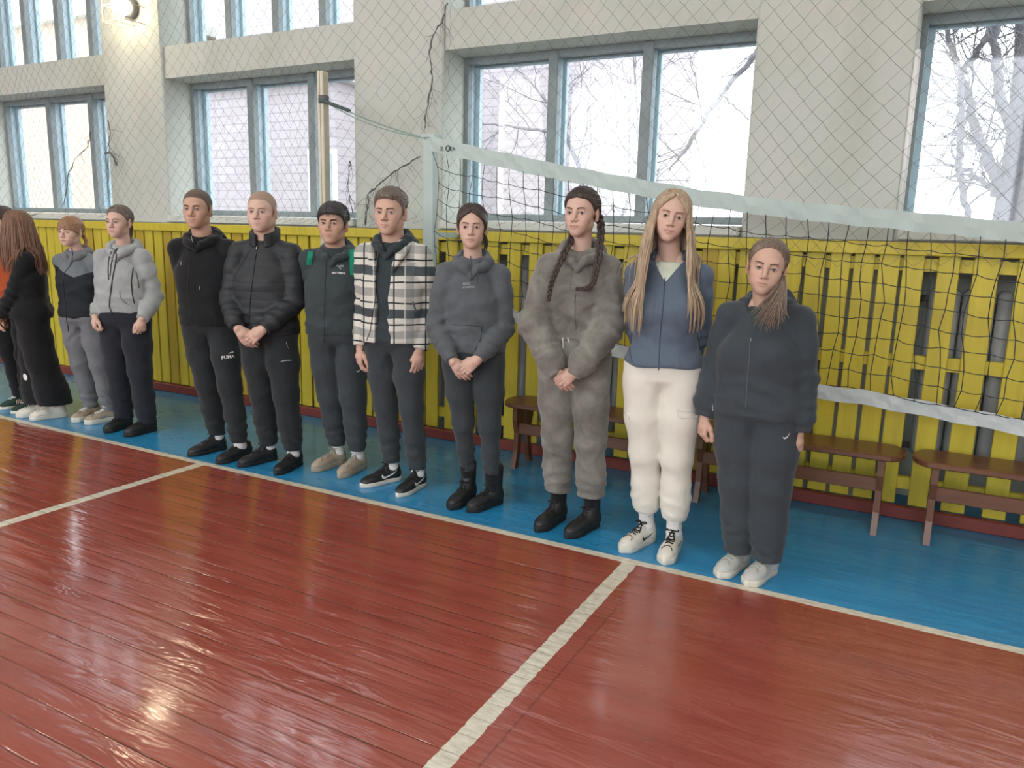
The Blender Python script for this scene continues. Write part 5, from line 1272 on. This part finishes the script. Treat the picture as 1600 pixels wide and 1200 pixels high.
seam(s, [(208, 418), (205, 440), (207, 462), (210, 474)], .004, ZIP, 'pocket_zip', 'zip_hoodie'); seam(s, [(212, 424), (216, 440), (217, 450)], .0026, ZIP, 'arm_seam', 'zip_hoodie'); seam(s, [(187, 455), (188, 465), (193, 471), (201, 476)], .0022, DGREY, 'pocket_seam', 'zip_hoodie')

# ---- 5: tall boy in black hoodie
s = people_start(dict(H=1.77, T=26, feet=[(293, 714, 355, 700), (345, 724, 388, 712)], top=(312, 296), hyaw=28, gaze=16, skin=SK3, browm=BR_D, hair_t=.005, jaw=.98, iris=M_IRIS_L, lips=.3, brow=1.25, lash=1.3,
    label='person in a plain black zip hoodie with dark buzzed hair', arms=[('back',), ('back',)]))
top_garment(s, 'black_hoodie', BLK, dict(chest=(.195, .132), waist=(.180, .125), hem=(.194, .137), hemz=.508, sleeve=(.072, .062, .045), fold=.006))
hood_part(s, BLK, s.parts['black_hoodie'], 1.08, .005)
trousers(s, BLK2, dict(wz=(.155, .11), hz=(.185, .128), r=[.100, .094, .076, .068, .066, .055], ze=.115, jog=True, aa=1.4))
hair_obj(s, hair_cap(s, 'short', .005, .0025, .0004, jag=.002), H_BUZZ)
shoes(s, dict(mat=BLKSH, solem=BLKSOLE, laces=BLKL, sock=SOCK, sockh=.08)); bvh(s)
V, F = text_mesh('PUMA', .030, True); decal(s, 356, 558, V, F, WHT, 'logo', 'trousers', 8)
V, F = [(-.018, -.004), (0, .004), (.012, .003), (.016, .011), (.008, .010), (-.003, .008), (-.017, .001)], [(0, 1, 5, 6), (1, 2, 4, 5), (2, 3, 4)]; decal(s, 361, 552, V, F, WHT, 'logo', 'trousers', 8)
seam(s, [(299, 369), (301, 378)], .003, METAL, 'drawstring_end', 'black_hoodie'); seam(s, [(283, 408), (283, 414)], .0022, METAL, 'zip_pull', 'black_hoodie'); seam(s, [(312, 447), (312, 453)], .0022, METAL, 'zip_pull', 'black_hoodie'); seam(s, [(297, 383), (294, 440), (296, 500)], .0022, ZIP, 'zip', 'black_hoodie')

# ---- 6: puffer jacket, hands clasped
s = people_start(dict(H=1.76, T=22, feet=[(370, 731, 435, 716), (433, 742, 468, 725)], top=(410, 299), hyaw=26, gaze=16, skin=SK2, browm=BR_L, hair_t=.003, face=1.12, jaw=1.1, neck=1.12, iris=M_IRIS_L, lips=.3, brow=.8,
    label='person in a black quilted jacket with a shaved head and hands clasped in front', arms=[('clasp', 371, 512, -.19), ('clasp', 412, 514, -.20)], over=1))
t = NT('black_quilted_nylon'); co = t.coord(); X, Y, Z = t.xyz(co); q = t.math('ABSOLUTE', t.math('SINE', t.math('MULTIPLY', t.math('ADD', Z, t.math('MULTIPLY', t.noise(co, 6, 2), .02)), 62.)))
t.set(color=srgb(42, 47, 51), rough=.55, spec=.35); t.bump(t.math('POWER', q, .5), .30, .008); PUF = t.m
top_garment(s, 'quilted_jacket', PUF, dict(chest=(.200, .145), waist=(.195, .145), hem=(.205, .145), hemz=.50, sleeve=(.076, .068, .050), fold=.006, band=False, infl=.006))
collar_part(s, PUF, s.parts['quilted_jacket'], .058, .078, .013, 26, tilt=.03)
trousers(s, BLK2, dict(wz=(.165, .12), hz=(.195, .135), r=[.106, .102, .082, .072, .070, .057], ze=.115, jog=True, aa=1.5))
hair_obj(s, hair_cap(s, 'short', .0032, .0015, .0003, jag=.002), H_BUZZL)
shoes(s, dict(mat=BLKSH, solem=BLKSOLE, laces=BLKL, sock=SOCK, sockh=.08)); bvh(s)
seam(s, [(404, 380), (399, 405), (395, 435), (391, 470), (389, 508)], .003, ZIP, 'zip', 'quilted_jacket'); seam(s, [(401, 385), (401, 390)], .003, METAL, 'zip_pull', 'quilted_jacket')
seam(s, [(447, 534), (449, 542), (452, 546)], .0018, METAL, 'pocket_zip', 'trousers'); seam(s, [(439, 565), (446, 563), (455, 563)], .0022, WHT, 'logo', 'trousers')

# ---- 7: dark shell jacket with teal panels
s = people_start(dict(H=1.72, T=28, feet=[(488, 738, 540, 722), (532, 747, 568, 730)], top=(521, 314), hyaw=24, gaze=14, pitch=-4, skin=SK3, browm=BR_D, hair_t=.02, iris=M_IRIS_D, lips=.35, brow=1.35, lash=1.3,
    label='person in a dark jacket with teal side panels, black fringe and beige trainers', arms=[('back',), ('back',)]))
JK8 = cloth('charcoal_softshell', srgb(56, 66, 69), .05, rough=.75)
top_garment(s, 'shell_jacket', JK8, dict(chest=(.195, .132), waist=(.185, .128), hem=(.194, .137), hemz=.52, sleeve=(.070, .064, .046), fold=.006))
hood_part(s, JK8, s.parts['shell_jacket'], 1.05, -.035, 1.0, front=1.15)
trousers(s, BLK3, dict(wz=(.155, .11), hz=(.185, .128), r=[.100, .098, .084, .072, .068, .054], ze=.135, jog=True, aa=1.5))
h = hair_cap(s, 'fringe', .018, .007, .001, fade=.012); hair_obj(s, h, hair_mat('black_hair', srgb(38, 36, 38), srgb(76, 74, 76)), tufts(s, h, 1100, .024, .0016, (.15, -1, -.35), 5, .035, .12))
shoes(s, dict(mat=BSH, solem=BSH, laces=GSH, sock=SOCK, sockh=.10, sole=.034, puff=.004, lump=.0015, panels=af(GSH, GSH))); bvh(s)
V, F = quad_patch(.030, .085, 4, 8, .15); decal(s, 484, 403, V, F, GRN, 'teal_panel', 'shell_jacket', 0)
V, F = quad_patch(.034, .16, 4, 8, -.1); decal(s, 551, 410, V, F, GRN, 'teal_panel', 'shell_jacket', 0)
V, F = text_mesh("ARC'TERYX", .0155, True); decal(s, 529, 427, V, F, WHT, 'logo', 'shell_jacket', 0)
bird = MB()
for a, b in (((-.03, .012), (-.008, .004)), ((-.008, .004), (.004, .016)), ((.004, .016), (.028, .018)), ((-.02, .018), (0, .0)), ((0, .0), (.012, -.014)), ((.004, .008), (.03, .008)), ((-.004, -.004), (.004, -.016))):
    d = unit(np.array([*b, 0]) - np.array([*a, 0])); n_ = np.array([-d[1], d[0], 0]) * .0012; A_, B_ = np.array([*a, 0]), np.array([*b, 0]); bird.add([A_ - n_, B_ - n_, B_ + n_, A_ + n_], [(0, 1, 2, 3)])
decal(s, 531, 418, [(v[0]*.75, v[1]*.75) for v in bird.V], bird.F, WHT, 'logo', 'shell_jacket', 0)
seam(s, [(512, 392), (508, 440), (507, 500), (507, 535)], .002, ZIP, 'placket', 'shell_jacket')
V, F = swoosh(.04); decal(s, 561, 579, V, F, WHT, 'logo', 'trousers', 20)

# ---- 8: plaid overshirt over black hoodie
t = NT('black_white_plaid'); X, Y, Z = t.xyz(t.coord())
def per(v, T_, o_, w_): return t.math('LESS_THAN', t.math('ABSOLUTE', t.math('SUBTRACT', t.math('FRACT', t.math('DIVIDE', t.math('ADD', v, o_), T_)), .5)), w_ / T_ / 2)
ZZ = t.math('ADD', Z, t.math('MULTIPLY', t.math('SUBTRACT', t.noise(t.coord(), 5, 2), .5), .02)); U = t.math('ADD', X, t.math('MULTIPLY', Y, .35))
col = t.mix(per(ZZ, .24, .0, .052), srgb(208, 208, 200), srgb(76, 84, 88)); col = t.mix(per(ZZ, .24, .12, .045), col, srgb(160, 162, 158))
col = t.mix(t.math('MULTIPLY', per(U, .19, .0, .05), .50), col, srgb(110, 118, 122)); col = t.mix(per(U, .19, .095, .009), col, srgb(50, 54, 57)); col = t.mix(per(ZZ, .24, .062, .009), col, srgb(50, 54, 57)); col = t.mix(per(ZZ, .24, -.062, .009), col, srgb(50, 54, 57)); col = t.mix(t.math('MULTIPLY', per(U, .19, .03, .008), .7), col, srgb(214, 216, 210))
t.set(color=col, rough=.95, spec=.1); t.bump(t.noise(t.coord(), 60, 3), .3, .004); PLAID = t.m
HOOD9 = cloth('black_hoodie_cotton', srgb(52, 62, 67))
s = people_start(dict(H=1.785, T=14, feet=[(563, 762, 627, 748), (622, 777, 662, 757)], top=(612, 293), hyaw=18, gaze=15, skin=SK1, browm=BR_M, hair_t=.014, jaw=1.0, hs=1.04, iris=M_IRIS_L, lips=.45, brow=1.15,
    label='person in an open black and white plaid overshirt over a black hoodie', arms=[('side', 563, 543, -.03), ('side', 655, 548, -.04)]))
top_garment(s, 'hoodie', HOOD9, dict(chest=(.165, .115), waist=(.150, .112), hem=(.168, .127), hemz=.508, sleeve=(0, 0, 0), infl=-.004))
hood_part(s, HOOD9, s.parts['hoodie'], 1.08, .012)
def open_front(F, s):
    o = s.off(1.2)
    def fn(X, Y, Z):
        w_ = .040 + .020 * np.clip((Z - 1.32) / .12, 0, 1) + .006 * np.sin(Z * 16); return np.maximum(np.abs(X - o[0] + .012) - w_, Y + .01) + 0 * Z
    F.put(fn, (-.12, -.30, .8), (.10, .0, 1.6), .010, 's')
top_garment(s, 'plaid_overshirt', PLAID, dict(chest=(.198, .138), waist=(.190, .138), hem=(.198, .142), hemz=.505, sleeve=(.074, .066, .052), fold=.006, band=False, extra=(open_front,), infl=.008, puff=.0, slen=-.005))
o = s.off(s.nb); nb = s.nb; Fc = Field((-.2, -.2, nb - .2), (.2, .2, nb + .08), .006)
for sg in (-1, 1): Fc.chain([o + np.array([sg*.055, -.120, nb - .165]), o + np.array([sg*.090, -.098, nb - .085]), o + np.array([sg*.118, -.02, nb - .030]), o + np.array([sg*.09, .08, nb - .01]), o + np.array([0, .10, nb])], [.012, .022, .020, .018, .018], .01)
V, Q = Fc.mesh(1); s.add('collar', V, Q, PLAID, s.parts['plaid_overshirt'])
trousers(s, BLK3, dict(wz=(.150, .11), hz=(.175, .122), r=[.096, .088, .073, .064, .060, .052], ze=.125, jog=True))
h = hair_cap(s, 'short', .018, .004, .001, fade=.02); hair_obj(s, h, H_ASH, tufts(s, h, 1000, .018, .0013, (.5, -.8, .3), 6, .05, .5))
shoes(s, dict(mat=BLKSH, solem=WSOLE, laces=BLKL, sock=SOCK, sockh=.085, panels=nike_black)); bvh(s)
seam(s, [(588, 392), (590, 420), (586, 470), (578, 520), (566, 548)], .0026, ZIP, 'front_edge', 'plaid_overshirt'); seam(s, [(645, 472), (650, 488)], .006, DGREY, 'pocket_opening', 'plaid_overshirt'); seam(s, [(622, 412), (650, 410)], .003, WHT, 'pocket_flap', 'plaid_overshirt')

# ---- 9: girl in dark grey hoodie
s = people_start(dict(H=1.685, T=26, feet=[(702, 798, 740, 775), (735, 800, 780, 785)], top=(739, 318), hyaw=27, fem=True, skin=SK2, browm=BR_M, hair_t=.010, face=.95, iris=M_IRIS_D, lips=.6, hs=1.02,
    label='person in a dark grey hoodie with dark hair parted in the middle, hands crossed', arms=[('clasp', 707, 563, -.17), ('clasp', 748, 561, -.18)], over=1))
top_garment(s, 'grey_hoodie', DGREY, dict(chest=(.180, .125), waist=(.172, .122), hem=(.187, .134), hemz=.535, sleeve=(.068, .062, .042), fold=.006, band=False))
hood_part(s, DGREY, s.parts['grey_hoodie'], .98, -.01)
trousers(s, BLK3, dict(wz=(.145, .105), hz=(.178, .125), r=[.094, .084, .063, .051, .048, .042], ze=.17, jog=True, fold=.005))
h = hair_cap(s, 'curtain', .012, .010, .001, True, fade=.012); hair_obj(s, h, H_DARK, comb(s, h, 'curtain', 260, seed=7, part=True))
mb = lock_bundle(MB(), [s.hp((.055, .06, -.03)), s.hp((.075, .055, -.08)), s.hp((.072, .04, -.125))], 30, .003, (.012, .010), 4); mb.build('ponytail', H_DARK, s.parts['hair'], True)
shoes(s, dict(mat=BLKSH, solem=BLKSOLE, sole=.034, shaft=.115, puff=.003, laces=BLKL, sock=BLK, sockh=.12, len=.27)); bvh(s)
seam(s, [(735, 400), (736, 415), (736, 438)], .0032, DGREY, 'drawstring', 'grey_hoodie'); seam(s, [(747, 408), (746, 430), (745, 446)], .0032, DGREY, 'drawstring', 'grey_hoodie')
V, F = text_mesh('ESTD', .018, True); decal(s, 729, 444, V, F, PRT, 'print', 'grey_hoodie', 0); V, F = text_mesh('ATHLETICS', .013, True); decal(s, 732, 449, V, F, PRT, 'print', 'grey_hoodie', 3)
seam(s, [(705, 507), (753, 510)], .0020, BLK3, 'pocket_seam', 'grey_hoodie'); seam(s, [(753, 510), (751, 530), (742, 548)], .0022, BLK3, 'pocket_seam', 'grey_hoodie')

# ---- 10: tie-dye suit and braids
t = NT('washed_taupe_velour'); co = t.coord(); f = t.noise(co, 7, 5, .6, .6); g_ = t.noise(t.mapping(co, (1, 1, .6)), 3.2, 4, .6, .8)
c_ = t.ramp(f, [(.3, srgb(94, 92, 88)), (.52, srgb(122, 121, 115)), (.75, srgb(146, 146, 139))]); c_ = t.mix(t.ramp(g_, [(.56, (0,)*3), (.72, (.8,)*3)]), c_, srgb(88, 80, 78))
t.set(color=c_, rough=.95, spec=.1); t.b.inputs['Sheen Weight'].default_value = .3; t.bump(t.noise(t.mapping(co, (1, 1, .55)), 14, 3), .35, .02); TIE = t.m
s = people_start(dict(H=1.765, T=18, feet=[(838, 832, 880, 808), (885, 842, 933, 820)], top=(911, 291), hyaw=2, gaze=17, fem=True, skin=SK2, browm=BR_D, hair_t=.012, face=.97, iris=M_IRIS_D, lips=.6, hs=1.04, lash=1.2,
    label='person with two dark braids in a washed taupe sweatshirt and wide trousers', arms=[('clasp', 866, 578, -.19, (-1, .2, -.1)), ('clasp', 902, 579, -.20, (1, .2, -.1))], over=1, hand=.90))
top_garment(s, 'cropped_sweatshirt', TIE, dict(chest=(.190, .135), waist=(.172, .13), hem=(.158, .125), hemz=.595, sleeve=(.076, .088, .042), fold=.009, fore=.86, puff=.010, slen=.035, infl=.004))
hood_part(s, TIE, s.parts['cropped_sweatshirt'], 1.06, -.035, 1.15, front=.9)
trousers(s, TIE, dict(waist=.605, wz=(.135, .105), hz=(.188, .13), r=[.104, .096, .082, .076, .075, .074], ze=.185, fold=.008))
mbh = MB()
h = hair_cap(s, 'back', .013, .012, .001, True, fade=.02); hair_obj(s, h, H_DARK, comb(s, h, 'back', 280, seed=8))
b1 = [s.hp((-.055, .05, -.02)), s.px(893, 375, -.02), s.px(882, 393, -.10), s.px(868, 425, -.14), s.px(860, 447, -.15), s.px(857, 470, -.15)]
b2 = [s.hp((.06, .03, .03)), s.px(940, 352, .02), s.px(937, 390, -.04), s.px(931, 425, -.13), s.px(926, 445, -.15), s.px(915, 452, -.15), s.px(900, 451, -.15)]
braid(MB(), b1, .0135, 5, s, .016).build('braid', H_DARK, s.parts['hair'], True); braid(MB(), b2, .0145, 6, s, .017, .45).build('braid', H_DARK, s.parts['hair'], True)
shoes(s, dict(mat=BLKSH, solem=BLKSOLE, sole=.032, shaft=.145, puff=.004, laces=BLKL, sock=BLK, sockh=.14, len=.28)); bvh(s)
seam(s, [(879, 528), (880, 545)], .0032, WHT, 'drawstring', 'trousers'); seam(s, [(887, 528), (890, 536)], .0032, WHT, 'drawstring', 'trousers')
seam(s, [(899, 460), (898, 490), (900, 515)], .0022, DGREY, 'front_seam', 'cropped_sweatshirt'); seam(s, [(894, 415), (891, 450)], .0025, TIE, 'front_seam', 'cropped_sweatshirt')

# ---- 11: tall blonde in blue jacket
s = people_start(dict(H=1.755, T=9, feet=[(970, 864, 1020, 842), (1038, 882, 1055, 853)], top=(1052, 294), hyaw=20, tilt=9, smile=.0045, fem=True, skin=SK2, browm=BR_L, hair_t=.014, face=1.0, iris=M_IRIS_D, lips=.6, hs=1.03,
    label='person with long blonde hair in a slate blue jacket and cream cargo trousers', arms=[('back',), ('back',)], ly=.0))
def vneck(F, s):
    o = s.off(s.nb)
    def fn(X, Y, Z): return np.maximum(np.abs(X - o[0]) - np.clip((Z - (s.nb - .115)) * .75, -.02, .1), Y - .01) + 0 * Z
    F.put(fn, (-.10, -.3, s.nb - .13), (.10, .01, s.nb + .06), .006, 's')
top_garment(s, 'tee', TEE, dict(chest=(.140, .108), waist=(.12, .09), hem=(.12, .09), hemz=.62, sleeve=(0, 0, 0), infl=-.004, ntop=-.035))
top_garment(s, 'blue_jacket', BLUEC, dict(chest=(.168, .125), waist=(.158, .120), hem=(.197, .139), hemz=.541, sleeve=(.060, .054, .042), fold=.004, band=False, extra=(vneck,), bust=.010, ntop=-.005, infl=.002))
collar_part(s, BLUEC, s.parts['blue_jacket'], .030, .076, .011, 62, drop=.045, tilt=.01)
trousers(s, WHITEC, dict(waist=.60, wz=(.145, .11), hz=(.190, .118), r=[.106, .098, .078, .070, .076, .056], ze=.175, jog=True, fold=.005, aa=1.2, base=.001))
mb = flow_strands(s, 520, lambda sg, ph, rg: (1.12 if sg < 0 else 1.13) + (.0 if ph < 100 else .04) + rg.uniform(-.03, .14), 52, .007, 1.25, 9, .0044, spread=.018, wave=.007, offr=(.003, .026))
hc_ = hair_cap(s, 'part', .012, .011, .001, True, fade=.012); comb(s, hc_, 'part', 320, seed=12, part=True, mb=mb, target=(0, .08, -.09))
hair_obj(s, hc_, H_BLOND, mb)
shoes(s, dict(mat=WSH, solem=WSOLE, laces=BLKL, sole=.032, sock=SOCK, sockh=.20, panels=af(BLKL, BLKL), puff=.002, lr=.0036, len=.27)); bvh(s)
seam(s, [(1039, 434), (1036, 480), (1031, 530), (1029, 578)], .0024, ZIPB, 'zip', 'blue_jacket', .2); seam(s, [(983, 530), (984, 548), (988, 566)], .002, ZIPB, 'pocket_seam', 'blue_jacket'); seam(s, [(1090, 525), (1094, 555)], .002, ZIPB, 'pocket_seam', 'blue_jacket')
seam(s, [(968, 640), (984, 648), (983, 655)], .0035, WHITEC, 'pocket_flap', 'trousers'); seam(s, [(1058, 641), (1060, 652), (1088, 654), (1090, 643), (1058, 641)], .0028, WHITEC, 'pocket_flap', 'trousers'); 
V, F = swoosh(.022); decal(s, 1015, 806, V, F, BLKL, 'logo', 'sock', 15)

# ---- 12: girl in black with side ponytail
s = people_start(dict(H=1.545, T=0, feet=[(1125, 902, 1163, 880), (1170, 914, 1205, 893)], top=(1203, 372), hyaw=9, tilt=8, fem=True, skin=SK1, browm=BR_M, hair_t=.010, face=1.1, neck=1.1, iris=M_IRIS_D, lips=.5, hs=1.04, nb=.832, zs=.786, sw=.165, lash=1.2,
    label='person in a black tracksuit with a brown ponytail over one shoulder', arms=[('side', 1101, 652, -.03), ('side', 1247, 694, -.02)], curl=(.7, .8, .5)))
BLK13 = cloth('hazed_black_fleece', srgb(62, 70, 76), .06); DG = cloth('dark_green_tee', srgb(62, 74, 70))  # fleece is black, the glare veil over it is put into the colour
def vneck13(F, s):
    o = s.off(s.nb)
    def fn(X, Y, Z): return np.maximum(np.abs(X - o[0]) - np.clip((Z - (s.nb - .10)) * .8 + .012, -.02, .1), Y - .01) + 0 * Z
    F.put(fn, (-.11, -.3, s.nb - .12), (.11, .01, s.nb + .06), .008, 's')
top_garment(s, 'tee', DG, dict(chest=(.155, .125), waist=(.12, .09), hem=(.12, .09), hemz=.62, sleeve=(0, 0, 0), infl=.000, ntop=-.028))
top_garment(s, 'black_jacket', BLK13, dict(chest=(.198, .142), waist=(.192, .142), hem=(.213, .151), hemz=.50, sleeve=(.076, .074, .052), fold=.006, extra=(vneck13,), infl=.004, ntop=-.01, bust=.01, puff=.012))
hood_part(s, BLK13, s.parts['black_jacket'], 1.10, -.045, 1.0, front=.8, gap=82)
trousers(s, BLK13, dict(wz=(.16, .12), hz=(.205, .142), r=[.118, .112, .094, .084, .074, .072], ze=.085, fold=.006))
h = hair_cap(s, 'high', .013, .010, .001, fade=.03); hair_obj(s, h, H_TAIL, comb(s, h, 'high', 380, seed=9, target=(.04, .08, -.05)))
fan = [s.px(x, y, -.19) for x, y in ((1162, 492), (1172, 505), (1182, 518), (1192, 524), (1205, 526), (1218, 518), (1228, 508), (1236, 498), (1176, 512), (1198, 526), (1212, 522))]
pt = [s.hp((.055, .05, -.03)), s.px(1222, 432, -.02), s.px(1219, 452, -.10), s.px(1212, 474, -.15), s.px(1204, 495, -.17), s.px(1200, 512, -.18)]
lock_bundle(MB(), pt, 150, .0032, (.010, .030), 6, s, .006, fan).build('ponytail', H_TAIL, s.parts['hair'], True)
SH13 = simple('pale_grey_leather', srgb(190, 194, 190), .5)
shoes(s, dict(mat=SH13, solem=WSOLE, laces=GSH, sole=.028, panels=af(GSH, WSH), len=.262)); bvh(s)
seam(s, [(1172, 532), (1171, 560), (1168, 590), (1165, 640)], .0022, ZIPG, 'zip', 'black_jacket'); seam(s, [(1173, 528), (1173, 533)], .0026, METAL, 'zip_pull', 'black_jacket')
V, F = swoosh(.042); decal(s, 1230, 681, V, F, WHT, 'logo', 'black_jacket', 35); V, F = swoosh(.03); decal(s, 1115, 637, V, F, WHT, 'logo', 'black_jacket', 60)
